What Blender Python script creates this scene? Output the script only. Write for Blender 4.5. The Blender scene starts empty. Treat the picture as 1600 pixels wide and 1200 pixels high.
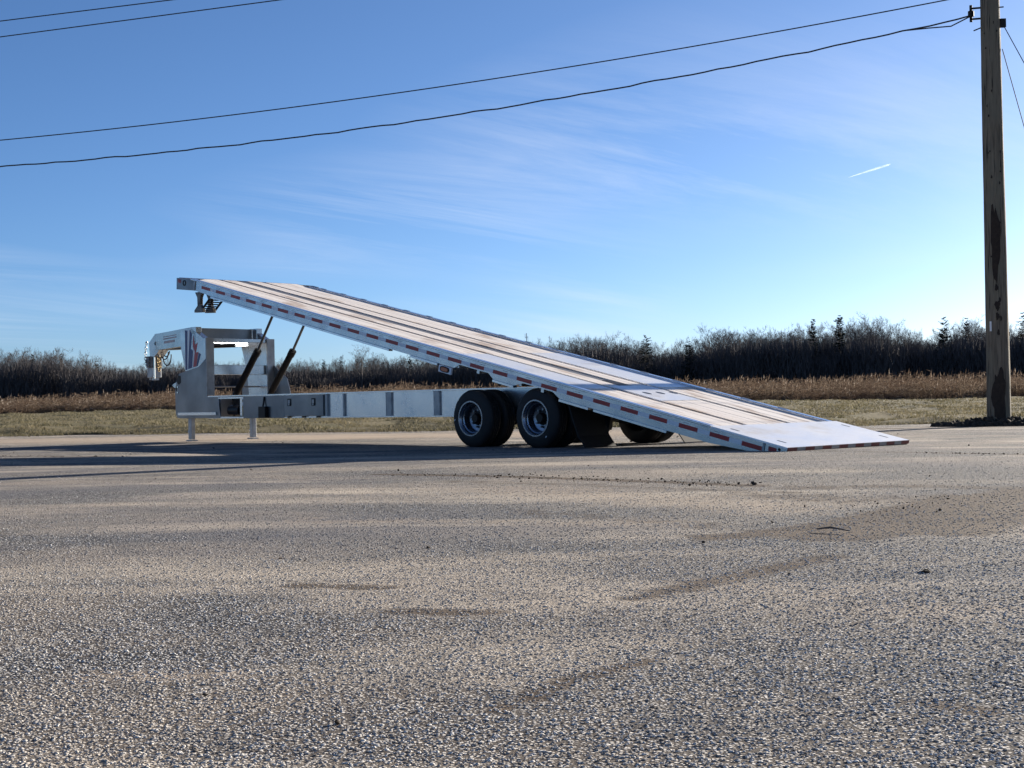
import bpy, bmesh, math, random
import numpy as np
from mathutils import Vector, Matrix

random.seed(7); RNG = np.random.default_rng(7)
scene = bpy.context.scene
COL = scene.collection
R = math.radians

# ------------------------------------------------------------------ camera
cam_d = bpy.data.cameras.new('camera'); cam = bpy.data.objects.new('camera', cam_d); COL.objects.link(cam)
cam_d.sensor_width = 36.0; cam_d.lens = 36.0 * 2156.868 / 1600.0
cam_d.clip_start = 0.05; cam_d.clip_end = 20000
FW = Vector((0.0, 0.99991914, 0.01271631)); RT = Vector((0.999838706, 0.000228385, -0.017958571)); UP = RT.cross(FW)
m = Matrix.Identity(4)
for i in range(3):
    m[i][0] = RT[i]; m[i][1] = UP[i]; m[i][2] = -FW[i]
m.translation = Vector((0, 0, 0.60779))
cam.matrix_world = m
scene.camera = cam

# ------------------------------------------------------------------ light
SUN_AZ, SUN_EL = R(44.6), R(12.7)
SUNV = Vector((math.cos(SUN_AZ) * math.cos(SUN_EL), math.sin(SUN_AZ) * math.cos(SUN_EL), math.sin(SUN_EL)))
world = bpy.data.worlds.new('World'); scene.world = world; world.use_nodes = True
wt = world.node_tree; wt.nodes.clear()
def wn(t, **k):
    n = wt.nodes.new(t)
    for a, b in k.items(): setattr(n, a, b)
    return n
sky = wn('ShaderNodeTexSky', sky_type='NISHITA'); sky.sun_disc = False
sky.sun_elevation = SUN_EL; sky.sun_rotation = math.pi / 2 - SUN_AZ
sky.altitude = 0; sky.air_density = 0.62; sky.dust_density = 0.55; sky.ozone_density = 4.6
bg = wn('ShaderNodeBackground'); bg.inputs['Strength'].default_value = 0.05
wo = wn('ShaderNodeOutputWorld')
# thin cirrus: noise over the whole dome, in direction space
tc = wn('ShaderNodeTexCoord')
sep = wn('ShaderNodeSeparateXYZ'); wt.links.new(tc.outputs['Generated'], sep.inputs[0])
dz = wn('ShaderNodeMath', operation='ADD'); dz.inputs[1].default_value = 0.12; wt.links.new(sep.outputs['Z'], dz.inputs[0])
dzm = wn('ShaderNodeMath', operation='MAXIMUM'); dzm.inputs[1].default_value = 0.03; wt.links.new(dz.outputs[0], dzm.inputs[0])
px = wn('ShaderNodeMath', operation='DIVIDE'); wt.links.new(sep.outputs['X'], px.inputs[0]); wt.links.new(dzm.outputs[0], px.inputs[1])
py = wn('ShaderNodeMath', operation='DIVIDE'); wt.links.new(sep.outputs['Y'], py.inputs[0]); wt.links.new(dzm.outputs[0], py.inputs[1])
cmb = wn('ShaderNodeCombineXYZ'); wt.links.new(px.outputs[0], cmb.inputs[0]); wt.links.new(py.outputs[0], cmb.inputs[1])
mrot = wn('ShaderNodeMapping'); mrot.inputs['Rotation'].default_value = (0, 0, R(-38)); wt.links.new(cmb.outputs[0], mrot.inputs[0])
mp = wn('ShaderNodeMapping'); mp.inputs['Location'].default_value = (7.7, 0.4, 0); mp.inputs['Scale'].default_value = (0.2, 1.0, 1)
wt.links.new(mrot.outputs[0], mp.inputs[0])
nz = wn('ShaderNodeTexNoise'); nz.inputs['Scale'].default_value = 1.5; nz.inputs['Detail'].default_value = 12; nz.inputs['Roughness'].default_value = 0.68; nz.inputs['Distortion'].default_value = 0.7
wt.links.new(mp.outputs[0], nz.inputs['Vector'])
big = wn('ShaderNodeTexNoise'); big.inputs['Scale'].default_value = 0.42; big.inputs['Detail'].default_value = 2
mpb = wn('ShaderNodeMapping'); mpb.inputs['Location'].default_value = (11.0, 3.0, 0); wt.links.new(cmb.outputs[0], mpb.inputs[0]); wt.links.new(mpb.outputs[0], big.inputs['Vector'])
r1 = wn('ShaderNodeMapRange'); r1.inputs[1].default_value = 0.40; r1.inputs[2].default_value = 0.78; wt.links.new(nz.outputs['Fac'], r1.inputs[0])
r2 = wn('ShaderNodeMapRange'); r2.inputs[1].default_value = 0.46; r2.inputs[2].default_value = 0.64; wt.links.new(big.outputs['Fac'], r2.inputs[0])
mu = wn('ShaderNodeMath', operation='MULTIPLY'); wt.links.new(r1.outputs[0], mu.inputs[0]); wt.links.new(r2.outputs[0], mu.inputs[1])
mu2 = wn('ShaderNodeMath', operation='MULTIPLY'); mu2.inputs[1].default_value = 0.52; wt.links.new(mu.outputs[0], mu2.inputs[0])
mixc = wn('ShaderNodeMix', data_type='RGBA'); mixc.inputs[7].default_value = (6.2, 6.6, 7.4, 1)
wt.links.new(mu2.outputs[0], mixc.inputs[0]); wt.links.new(sky.outputs[0], mixc.inputs[6])
wt.links.new(mixc.outputs[2], bg.inputs[0]); wt.links.new(bg.outputs[0], wo.inputs[0])

sun_d = bpy.data.lights.new('sun', 'SUN'); sun_d.energy = 5.0; sun_d.angle = R(0.53); sun_d.color = (1.0, 0.91, 0.79)
sun = bpy.data.objects.new('sun', sun_d); COL.objects.link(sun)
sun.rotation_euler = (-SUNV).to_track_quat('-Z', 'Y').to_euler(); sun.location = (40, 40, 30)

scene.view_settings.view_transform = 'Standard'; scene.view_settings.look = 'None'
scene.view_settings.exposure = 1.62; scene.view_settings.gamma = 1.0
scene.view_settings.use_curve_mapping = False
scene.cycles.max_bounces = 6; scene.cycles.diffuse_bounces = 3; scene.cycles.glossy_bounces = 3; scene.cycles.transparent_max_bounces = 6
scene.render.resolution_x = 1024; scene.render.resolution_y = 768

# ------------------------------------------------------------------ material helpers
class NT:
    def __init__(s, name):
        s.m = bpy.data.materials.new(name); s.m.use_nodes = True; s.t = s.m.node_tree
        s.b = s.t.nodes['Principled BSDF']; s.out = s.t.nodes['Material Output']
    def n(s, t, **k):
        nd = s.t.nodes.new(t)
        for a, b in k.items(): setattr(nd, a, b)
        return nd
    def l(s, a, b): s.t.links.new(a, b)
    def coord(s, scale=(1, 1, 1), loc=(0, 0, 0), rot=(0, 0, 0), src='Object'):
        c = s.n('ShaderNodeTexCoord'); mpn = s.n('ShaderNodeMapping')
        mpn.inputs['Scale'].default_value = scale; mpn.inputs['Location'].default_value = loc; mpn.inputs['Rotation'].default_value = rot
        s.l(c.outputs[src], mpn.inputs[0]); return mpn.outputs[0]
    def noise(s, vec, scale, detail=4, rough=0.55, dist=0.0):
        nd = s.n('ShaderNodeTexNoise'); nd.inputs['Scale'].default_value = scale; nd.inputs['Detail'].default_value = detail
        nd.inputs['Roughness'].default_value = rough; nd.inputs['Distortion'].default_value = dist
        s.l(vec, nd.inputs['Vector']); return nd.outputs['Fac']
    def vor(s, vec, scale, feature='F1', out='Distance', rnd=1.0):
        nd = s.n('ShaderNodeTexVoronoi'); nd.feature = feature; nd.inputs['Scale'].default_value = scale; nd.inputs['Randomness'].default_value = rnd
        s.l(vec, nd.inputs['Vector']); return nd.outputs[out]
    def rng(s, v, a, b, c=0.0, d=1.0, smooth=False):
        nd = s.n('ShaderNodeMapRange'); nd.inputs[1].default_value = a; nd.inputs[2].default_value = b; nd.inputs[3].default_value = c; nd.inputs[4].default_value = d
        if smooth: nd.interpolation_type = 'SMOOTHSTEP'
        s.l(v, nd.inputs[0]); return nd.outputs[0]
    def math(s, op, a, b):
        nd = s.n('ShaderNodeMath', operation=op)
        for i, x in enumerate((a, b)):
            if isinstance(x, (int, float)): nd.inputs[i].default_value = x
            else: s.l(x, nd.inputs[i])
        return nd.outputs[0]
    def mix(s, f, a, b):
        nd = s.n('ShaderNodeMix', data_type='RGBA')
        for i, x in ((0, f), (6, a), (7, b)):
            if isinstance(x, (int, float)): nd.inputs[i].default_value = x
            elif isinstance(x, tuple): nd.inputs[i].default_value = x if len(x) == 4 else x + (1,)
            else: s.l(x, nd.inputs[i])
        return nd.outputs[2]
    def ramp(s, f, stops):
        nd = s.n('ShaderNodeValToRGB'); cr = nd.color_ramp
        while len(cr.elements) > 1: cr.elements.remove(cr.elements[-1])
        cr.elements[0].position = stops[0][0]; cr.elements[0].color = stops[0][1] + (1,)
        for p, c in stops[1:]:
            e = cr.elements.new(p); e.color = c + (1,)
        s.l(f, nd.inputs[0]); return nd.outputs[0]
    def color(s, c):
        if isinstance(c, tuple): s.b.inputs['Base Color'].default_value = c if len(c) == 4 else c + (1,)
        else: s.l(c, s.b.inputs['Base Color'])
    def rough(s, v):
        if isinstance(v, (int, float)): s.b.inputs['Roughness'].default_value = v
        else: s.l(v, s.b.inputs['Roughness'])
    def metal(s, v): s.b.inputs['Metallic'].default_value = v
    def spec(s, v): s.b.inputs['Specular IOR Level'].default_value = v
    def bump(s, h, strength, dist, normal=None):
        nd = s.n('ShaderNodeBump'); nd.inputs['Strength'].default_value = strength; nd.inputs['Distance'].default_value = dist
        s.l(h, nd.inputs['Height'])
        if normal is not None: s.l(normal, nd.inputs['Normal'])
        s.l(nd.outputs[0], s.b.inputs['Normal']); return nd.outputs[0]

def translucent(t, amount):
    bs = t.b.inputs['Base Color']; tl = t.n('ShaderNodeBsdfTranslucent'); mx = t.n('ShaderNodeMixShader'); mx.inputs[0].default_value = amount
    if bs.is_linked: t.l(bs.links[0].from_socket, tl.inputs[0])
    t.l(t.b.outputs[0], mx.inputs[1]); t.l(tl.outputs[0], mx.inputs[2]); t.l(mx.outputs[0], t.out.inputs[0])
M = {}
def metal_mat(name, col, rough, streak=(1, 1, 1), var=0.12, metallic=1.0, dirt=0.0, blotch=3.0):
    t = NT(name); v = t.coord(); vs = t.coord(scale=streak)
    a = t.noise(v, blotch, 4); b = t.noise(vs, 22, 5, .65)
    c2 = tuple(x * (1 - var * 2.2) for x in col)
    c = t.mix(t.rng(a, .3, .7), col, c2)
    c = t.mix(t.math('MULTIPLY', t.rng(b, .5, .75), .35), c, tuple(x * .72 for x in col))
    if dirt: c = t.mix(t.math('MULTIPLY', t.rng(t.noise(v, 1.4, 6, .7), .5, .72), dirt), c, (.20, .17, .14))
    t.color(c); t.metal(metallic); t.rough(t.rng(t.math('ADD', t.math('MULTIPLY', a, .6), t.math('MULTIPLY', b, .4)), .3, .7, rough * .75, rough * 1.25))
    t.bump(b, .06, .004); M[name] = t.m
metal_mat('aluminium', (.56, .60, .64), .25, (1, 8, 8), .10, .95, .12)
metal_mat('aluminium_mill', (.24, .255, .275), .36, (1, 1, 10), .18, .95, .18, 1.6)
metal_mat('aluminium_bright', (.70, .73, .77), .24, (1, 6, 6), .06, .9, .05)
metal_mat('galvanised', (.36, .375, .39), .45, (1, 1, 1), .12, .85, .1, 9)
metal_mat('bracket_metal', (.17, .165, .16), .45, (1, 1, 1), .25, .7, .3, 8)
metal_mat('chrome', (.85, .86, .88), .10, (1, 1, 1), .03, 1.0)
metal_mat('gold_zinc', (.30, .22, .11), .5, (1, 1, 1), .1, 1.0)
def flat_mat(name, col, rough=.5, var=.15, scale=12, metallic=0.0, spec=.5):
    t = NT(name); a = t.noise(t.coord(), scale, 5, .6)
    t.color(t.mix(t.rng(a, .3, .7), col, tuple(x * (1 - var) for x in col))); t.rough(rough); t.metal(metallic); t.spec(spec)
    M[name] = t.m; return t
flat_mat('red_tape', (.36, .018, .02), .32, .2, 30)
flat_mat('white_tape', (.74, .76, .80), .3, .12, 30)
flat_mat('black_paint', (.008, .008, .009), .38, .2, 10, 0, .2)
flat_mat('black_rubber', (.012, .012, .013), .7, .3, 10, 0, .3)
flat_mat('wire_black', (.012, .013, .016), .55, .1)
flat_mat('pump_yellow', (.30, .22, .05), .5, .3)
flat_mat('navy_decal', (.015, .022, .13), .25, .1)
flat_mat('red_decal', (.42, .015, .03), .25, .1)
flat_mat('white_decal', (.72, .74, .78), .25, .05)
flat_mat('faded_decal', (.34, .22, .24), .35, .35, 60)
flat_mat('amber_lens', (.55, .10, .03), .15, .35, 90)
flat_mat('tail_red_shade', (.17, .012, .014), .5, .4, 20)  # tape red darkened: shade of the tail end is in the colour
flat_mat('tail_white_shade', (.30, .29, .28), .5, .3, 20)  # tape white dimmed likewise, tail-end shade painted in
flat_mat('tag_white', (.75, .75, .73), .5, .1)
t = NT('tyre'); v = t.coord(); a = t.noise(v, 9, 6, .6)
t.color(t.mix(t.rng(a, .45, .75), (.008, .008, .009), (.022, .020, .019))); t.rough(t.rng(a, .3, .7, .55, .8)); t.spec(.35); M['tyre'] = t.m
metal_mat('rim_metal', (.26, .29, .34), .26, (1, 1, 1), .12, .95, .1, 5)
# deck timber: sun-bleached hardwood boards, board direction = local X of the deck
t = NT('deck_wood'); v = t.coord(scale=(.5, 9, 9)); v2 = t.coord(); pid = t.n('ShaderNodeObjectInfo').outputs['Random']
g = t.noise(v, 7, 7, .62, .6); bl = t.noise(t.coord(scale=(.55, 1.6, 1)), 1.7, 4, .6, .4)
c = t.mix(t.rng(g, .32, .7), (.80, .73, .65), (.68, .595, .51))
c = t.mix(t.math('MULTIPLY', pid, .5), c, (.82, .77, .70))
c = t.mix(t.math('MULTIPLY', t.rng(bl, .53, .66), .75), c, (.38, .26, .165))
t.color(c); t.rough(.5); t.spec(.5); t.bump(g, .25, .002); M['deck_wood'] = t.m
# tread plate
t = NT('tread_plate'); v = t.coord(); a = t.noise(v, 2.3, 5, .6); tr = t.n('ShaderNodeTexVoronoi'); tr.inputs['Scale'].default_value = 28
t.l(t.coord(scale=(1, 2.2, 1), rot=(0, 0, .78)), tr.inputs['Vector'])
c = t.mix(t.rng(a, .35, .68), (.82, .84, .87), (.68, .69, .71)); c = t.mix(t.math('MULTIPLY', t.rng(t.noise(v, 1.1, 6, .7), .52, .7), .5), c, (.42, .36, .29))
t.color(c); t.metal(.55); t.rough(t.rng(a, .3, .7, .38, .55)); t.bump(t.rng(tr.outputs['Distance'], .0, .35, 1, 0), .25, .004); M['tread_plate'] = t.m
flat_mat('channel_dark', (.15, .15, .155), .5, .25, 5, .2)
flat_mat('slot_brown', (.11, .095, .085), .7, .3, 5)
# pole timber with its own weather stains
t = NT('pole_wood'); v = t.coord(scale=(9, 9, .55)); g = t.noise(v, 3.2, 7, .65, .3); a = t.noise(t.coord(scale=(1, 1, .5)), 1.6, 4)
c = t.mix(t.rng(g, .35, .68), (.20, .165, .12), (.105, .086, .064)); c = t.mix(t.math('MULTIPLY', t.rng(a, .4, .65), .6), c, (.16, .152, .11))
cr = t.noise(t.coord(scale=(14, 14, .35)), 4, 3, .5); c = t.mix(t.rng(cr, .60, .66), c, (.02, .017, .014))
t.color(c); t.rough(.88); t.spec(.2); t.bump(t.math('SUBTRACT', g, t.rng(cr, .60, .66)), .7, .012); M['pole_wood'] = t.m
flat_mat('pole_stain', (.045, .034, .027), .85, .4, 14, 0, .15)
# soil
t = NT('soil'); a = t.noise(t.coord(), 14, 7, .7); t.color(t.mix(t.rng(a, .3, .7), (.085, .066, .050), (.030, .024, .019))); t.rough(.95); t.spec(.1); t.bump(a, .8, .03); M['soil'] = t.m
# bark / twigs
def bark(name, c1, c2):
    t = NT(name); isl = t.n('ShaderNodeNewGeometry').outputs['Random Per Island']
    t.color(t.mix(isl, c1, c2)); t.rough(.9); t.spec(.15); M[name] = t.m
bark('bark', (.070, .064, .062), (.12, .106, .098))
bark('twig', (.080, .071, .068), (.14, .122, .112))
bark('shrub_twig', (.052, .049, .052), (.10, .090, .088))
bark('needles', (.010, .017, .014), (.022, .030, .020))
t = NT('reed'); isl = t.n('ShaderNodeNewGeometry').outputs['Random Per Island']
pn = t.noise(t.coord(scale=(1, .4, .1)), .22, 3)
c = t.ramp(isl, [(0, (.055, .037, .028)), (.3, (.105, .074, .052)), (.55, (.165, .122, .084)), (.78, (.225, .175, .125)), (.93, (.085, .066, .054)), (1, (.36, .30, .235))])
c = t.mix(t.math('MULTIPLY', t.rng(pn, .4, .6), .35), c, (.105, .064, .044))
t.color(c); t.rough(.8); t.spec(.2); translucent(t, .4); M['reed'] = t.m
t = NT('plume'); isl = t.n('ShaderNodeNewGeometry').outputs['Random Per Island']
t.color(t.ramp(isl, [(0, (.12, .082, .056)), (.6, (.21, .155, .11)), (.9, (.30, .235, .175)), (1, (.46, .39, .32))])); t.rough(.9); t.spec(.1); translucent(t, .3); M['plume'] = t.m
t = NT('grass_blade'); isl = t.n('ShaderNodeNewGeometry').outputs['Random Per Island']; pn = t.noise(t.coord(), .35, 4)
c = t.ramp(isl, [(0, (.058, .056, .030)), (.35, (.115, .105, .056)), (.7, (.185, .16, .095)), (1, (.27, .235, .155))])
pn2 = t.noise(t.coord(scale=(.16, .55, 1)), 1.6, 6, .68)  # dark streaks: ruts and clump shadows put into the blade colour
c = t.mix(t.math('MULTIPLY', t.rng(pn, .42, .62), .5), c, (.20, .165, .10)); c = t.mix(t.math('MULTIPLY', t.rng(pn2, .52, .64), .8), c, (.032, .032, .020)); t.color(c); t.rough(.75); t.spec(.2); translucent(t, .35); M['grass_blade'] = t.m
t = NT('turf'); v = t.coord(); a = t.noise(v, .5, 6, .65); b = t.noise(v, 9, 5, .7)
c = t.mix(t.rng(a, .35, .65), (.115, .105, .055), (.20, .168, .10)); c = t.mix(t.math('MULTIPLY', t.rng(b, .5, .7), .6), c, (.05, .046, .026)); c = t.mix(t.math('MULTIPLY', t.rng(t.noise(t.coord(scale=(.16, .55, 1)), 1.6, 6, .68), .52, .64), .8), c, (.032, .031, .020)); t.color(c); t.rough(.95); t.spec(.1); t.bump(b, 1, .06); M['turf'] = t.m  # last mix paints the same rut and clump-shadow streaks into the turf

# lot surface: worn chip seal, dusty, with tyre-track soil and dark lines (attribute 'dirt')
t = NT('chip_seal'); v = t.coord(); vw = t.n('ShaderNodeVectorMath', operation='ADD')
dn = t.n('ShaderNodeTexNoise'); dn.inputs['Scale'].default_value = 60; dn.inputs['Detail'].default_value = 2; t.l(v, dn.inputs['Vector'])
sc = t.n('ShaderNodeVectorMath', operation='SCALE'); sc.inputs['Scale'].default_value = .006; t.l(dn.outputs['Color'], sc.inputs[0]); t.l(v, vw.inputs[0]); t.l(sc.outputs[0], vw.inputs[1])
vv = vw.outputs[0]
d1 = t.vor(vv, 105); c1 = t.n('ShaderNodeTexVoronoi'); c1.inputs['Scale'].default_value = 105; t.l(vv, c1.inputs['Vector'])
sepc = t.n('ShaderNodeSeparateColor'); t.l(c1.outputs['Color'], sepc.inputs[0])
d2 = t.vor(vv, 240)
n_mid = t.noise(v, 6, 5, .65); n_big = t.noise(t.coord(scale=(.8, 1.3, 1)), .55, 5, .6, .5); n_huge = t.noise(t.coord(scale=(1, 1.6, 1), loc=(3, 7, 0)), .16, 4, .55)
stone = t.ramp(sepc.outputs['Red'], [(0, (.18, .177, .175)), (.3, (.40, .388, .37)), (.62, (.56, .54, .505)), (.85, (.68, .655, .62)), (1, (.78, .76, .73))])
stone = t.mix(t.math('MULTIPLY', t.rng(n_big, .42, .64), .75), stone, (.58, .53, .46))
gap = t.mix(t.rng(n_big, .4, .65), (.030, .029, .031), (.20, .165, .13))
grain = t.rng(d1, .22, .52, 1, 0, True)
c = t.mix(grain, gap, stone)
n_pat = t.noise(v, 2.2, 5, .62); n_gr = t.noise(t.coord(scale=(1, 1.5, 1)), 26, 4, .7)
c = t.mix(t.math('MULTIPLY', t.rng(n_huge, .48, .58), .42), c, (.14, .138, .15)); c = t.mix(t.math('MULTIPLY', t.rng(n_pat, .53, .66), .38), c, (.13, .125, .12)); c = t.mix(t.math('MULTIPLY', t.rng(n_gr, .5, .72), .45), c, (.10, .092, .086)); c = t.mix(t.math('MULTIPLY', t.rng(t.noise(t.coord(scale=(.7, 1.9, 1), loc=(9, 2, 0)), .4, 5, .6, .4), .52, .66), .5), c, (.58, .495, .39))
c = t.mix(t.math('MULTIPLY', t.rng(n_mid, .58, .74), .35), c, (.10, .085, .07))
at = t.n('ShaderNodeAttribute'); at.attribute_name = 'dirt'
dsoil = t.mix(t.rng(n_mid, .3, .7), (.12, .085, .058), (.05, .037, .028))
dm = t.rng(t.math('ADD', t.math('MULTIPLY', at.outputs['Fac'], 1.0), t.math('MULTIPLY', t.math('SUBTRACT', n_mid, .5), 1.1)), .30, .62)
c = t.mix(t.math('MULTIPLY', dm, .85), c, dsoil)
at2 = t.n('ShaderNodeAttribute'); at2.attribute_name = 'sand'
sm = t.rng(t.math('ADD', at2.outputs['Fac'], t.math('MULTIPLY', t.math('SUBTRACT', n_mid, .5), .9)), .35, .8)
c = t.mix(t.math('MULTIPLY', sm, .7), c, t.mix(t.rng(n_mid, .35, .65), (.50, .40, .30), (.38, .30, .22)))
t.color(c); t.rough(.95); t.spec(.08)
hgt = t.math('ADD', t.math('MULTIPLY', grain, 1.0), t.math('MULTIPLY', t.rng(d2, .1, .6, 1, 0), .25))
hgt = t.math('ADD', hgt, t.math('MULTIPLY', sepc.outputs['Green'], .5))
t.bump(hgt, .8, .0035); M['chip_seal'] = t.m
t = NT('chip'); oi = t.n('ShaderNodeObjectInfo').outputs['Random']; gpos = t.n('ShaderNodeNewGeometry').outputs['Position']
def gmap(sc_, lc=(0, 0, 0)):
    m_ = t.n('ShaderNodeMapping'); m_.inputs['Scale'].default_value = sc_; m_.inputs['Location'].default_value = lc; t.l(gpos, m_.inputs[0]); return m_.outputs[0]
nb = t.noise(gmap((.8, 1.3, 1)), .55, 5, .6, .5); nh = t.noise(gmap((1, 1.6, 1), (3, 7, 0)), .16, 4, .55); nm_ = t.noise(gmap((1, 1, 1)), 2.2, 5, .62)
c = t.ramp(oi, [(0, (.07, .069, .07)), (.22, (.26, .252, .24)), (.55, (.48, .465, .435)), (1, (.68, .66, .62))])
c = t.mix(t.math('MULTIPLY', t.rng(nb, .45, .66), .5), c, (.47, .39, .30)); c = t.mix(t.math('MULTIPLY', t.rng(nh, .48, .58), .45), c, (.15, .148, .16)); c = t.mix(t.math('MULTIPLY', t.rng(nm_, .53, .66), .35), c, (.13, .125, .12)); c = t.mix(t.math('MULTIPLY', t.rng(t.noise(gmap((.7, 1.9, 1), (9, 2, 0)), .4, 5, .6, .4), .52, .66), .5), c, (.52, .455, .37))
t.color(c); t.rough(1.0); t.spec(.05); M['chip'] = t.m
t = NT('contrail'); tl_ = t.n('ShaderNodeBsdfTranslucent'); tl_.inputs[0].default_value = (.95, .95, .97, 1)
mixs = t.n('ShaderNodeMixShader'); tr = t.n('ShaderNodeBsdfTransparent'); lw = t.n('ShaderNodeLayerWeight'); lw.inputs[0].default_value = .35
nzc = t.noise(t.coord(scale=(.012, .05, .05)), 1, 4)
t.l(t.math('MULTIPLY', t.rng(lw.outputs['Facing'], 0, .8, 1, 0), t.rng(nzc, .35, .62, .01, .10)), mixs.inputs[0]); t.l(tr.outputs[0], mixs.inputs[1]); t.l(tl_.outputs[0], mixs.inputs[2]); t.l(mixs.outputs[0], t.out.inputs[0]); M['contrail'] = t.m

# ------------------------------------------------------------------ mesh helpers
class MB:
    def __init__(s): s.v = []; s.f = []
    def add(s, vs, fs):
        o = len(s.v); s.v += [tuple(x) for x in vs]; s.f += [tuple(i + o for i in f) for f in fs]; return s
    def box(s, x0, x1, y0, y1, z0, z1):
        return s.add([(x, y, z) for x in (x0, x1) for y in (y0, y1) for z in (z0, z1)],
                     [(0, 1, 3, 2), (4, 6, 7, 5), (0, 4, 5, 1), (2, 3, 7, 6), (0, 2, 6, 4), (1, 5, 7, 3)])
    def prism(s, poly, a, b, axis='y'):
        n = len(poly)
        def P(p, h): return (p[0], h, p[1]) if axis == 'y' else ((p[0], p[1], h) if axis == 'z' else (h, p[0], p[1]))
        return s.add([P(p, a) for p in poly] + [P(p, b) for p in poly],
                     [tuple(range(n)), tuple(range(2 * n - 1, n - 1, -1))] + [(i, i + n, (i + 1) % n + n, (i + 1) % n) for i in range(n)])
    def tube(s, pts, r, n=8, cap=True):
        pts = [Vector(p) for p in pts]; rs = r if isinstance(r, (list, tuple)) else [r] * len(pts); o = len(s.v)
        prev = None
        for i, p in enumerate(pts):
            d = (pts[min(i + 1, len(pts) - 1)] - pts[max(i - 1, 0)]).normalized()
            if prev is None: a = d.orthogonal().normalized()
            else: a = (prev - d * prev.dot(d)).normalized()
            prev = a; b = d.cross(a)
            for k in range(n):
                t_ = 2 * math.pi * k / n; s.v.append(tuple(p + (a * math.cos(t_) + b * math.sin(t_)) * rs[i]))
        for i in range(len(pts) - 1):
            for k in range(n):
                s.f.append((o + i * n + k, o + i * n + (k + 1) % n, o + (i + 1) * n + (k + 1) % n, o + (i + 1) * n + k))
        if cap:
            s.f.append(tuple(range(o + n - 1, o - 1, -1))); e = o + (len(pts) - 1) * n; s.f.append(tuple(range(e, e + n)))
        return s
    def lathe(s, prof, c, axis, n=40, closed=True):
        # prof: (offset along axis, radius)
        c = Vector(c); ax = Vector(axis).normalized(); a = ax.orthogonal().normalized(); b = ax.cross(a); o = len(s.v); mlen = len(prof)
        for h, r in prof:
            for k in range(n):
                t_ = 2 * math.pi * k / n; s.v.append(tuple(c + ax * h + (a * math.cos(t_) + b * math.sin(t_)) * r))
        for i in range(mlen if closed else mlen - 1):
            j = (i + 1) % mlen
            for k in range(n):
                s.f.append((o + i * n + k, o + i * n + (k + 1) % n, o + j * n + (k + 1) % n, o + j * n + k))
        return s
    def mesh(s, name, mat, smooth=False, bevel=0.0):
        me = bpy.data.meshes.new(name); me.from_pydata(s.v, [], s.f)
        bm = bmesh.new(); bm.from_mesh(me); bmesh.ops.recalc_face_normals(bm, faces=bm.faces)
        if bevel:
            es = [e for e in bm.edges if len(e.link_faces) == 2 and e.calc_face_angle(0) > .6]
            bmesh.ops.bevel(bm, geom=es, offset=bevel, segments=1, affect='EDGES', clamp_overlap=True)
        bm.to_mesh(me); bm.free()
        if smooth:
            for p in me.polygons: p.use_smooth = True
            try: me.set_sharp_from_angle(angle=R(38))
            except Exception: pass
        if mat: me.materials.append(M[mat])
        return me
    def build(s, name, mat, parent=None, smooth=False, bevel=0.0):
        return link(name, s.mesh(name, mat, smooth, bevel), parent)
def link(name, me, parent=None, loc=None):
    o = bpy.data.objects.new(name, me); COL.objects.link(o)
    if parent: o.parent = parent
    if loc: o.location = loc
    return o
def tag(o, label=None, cat=None, group=None, kind=None):
    for k, v_ in (('label', label), ('category', cat), ('group', group), ('kind', kind)):
        if v_: o[k] = v_
    return o
def raw_mesh(name, V, F, mat):
    me = bpy.data.meshes.new(name); me.from_pydata(V.tolist() if hasattr(V, 'tolist') else V, [], F.tolist() if hasattr(F, 'tolist') else F)
    if mat: me.materials.append(M[mat])
    return me
def tri_mesh(name, V, mats, midx=None):
    """V: (n,3,3) triangle soup with every triangle its own island"""
    n = len(V); me = bpy.data.meshes.new(name); me.vertices.add(n * 3); me.vertices.foreach_set('co', V.reshape(-1).astype(np.float32))
    me.loops.add(n * 3); me.loops.foreach_set('vertex_index', np.arange(n * 3, dtype=np.int32)); me.polygons.add(n)
    me.polygons.foreach_set('loop_start', np.arange(0, n * 3, 3, dtype=np.int32))
    for k in mats: me.materials.append(M[k])
    if midx is not None: me.polygons.foreach_set('material_index', midx.astype(np.int32))
    me.update(); me.validate(); return me

# ------------------------------------------------------------------ ground
def lot_edge(x):            # y of the lot's far edge
    return 30.1 - .212 * x + .35 * np.sin(x * .55 + 1) + .18 * np.sin(x * 1.7) + .09 * np.sin(x * 4.3 + 1) + .05 * np.sin(x * 9.7)
def terrain_z(x, y):
    d = y - (30.1 - .212 * x)
    t_ = np.clip(d / 70, 0, 1.4)
    return .10 * np.clip(d / 1.2, 0, 1) + .22 * t_ * t_ + .10 * t_ * np.sin(x * .05 + 2.6) + .05 * t_ * np.sin(x * .31 + y * .1)
def grid(name, xs, ys, zf, mat):
    X, Y = np.meshgrid(xs, ys); Z = zf(X, Y); V = np.stack([X, Y, Z], -1).reshape(-1, 3); nx, ny = len(xs), len(ys)
    I = np.arange(nx * ny).reshape(ny, nx); F = np.stack([I[:-1, :-1], I[:-1, 1:], I[1:, 1:], I[1:, :-1]], -1).reshape(-1, 4)
    return link(name, raw_mesh(name, V, F, mat)), X, Y
def seg_dist(X, Y, pts):
    best = np.full(X.shape, 1e9)
    for (x0, y0), (x1, y1) in zip(pts[:-1], pts[1:]):
        dx, dy = x1 - x0, y1 - y0; t_ = np.clip(((X - x0) * dx + (Y - y0) * dy) / (dx * dx + dy * dy), 0, 1)
        best = np.minimum(best, np.hypot(X - x0 - t_ * dx, Y - y0 - t_ * dy))
    return best
xs = np.concatenate([np.linspace(-400, -30, 24), np.linspace(-29, -13.2, 40), np.linspace(-13, 13, 400), np.linspace(13.2, 29, 40), np.linspace(30, 400, 24)])
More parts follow.
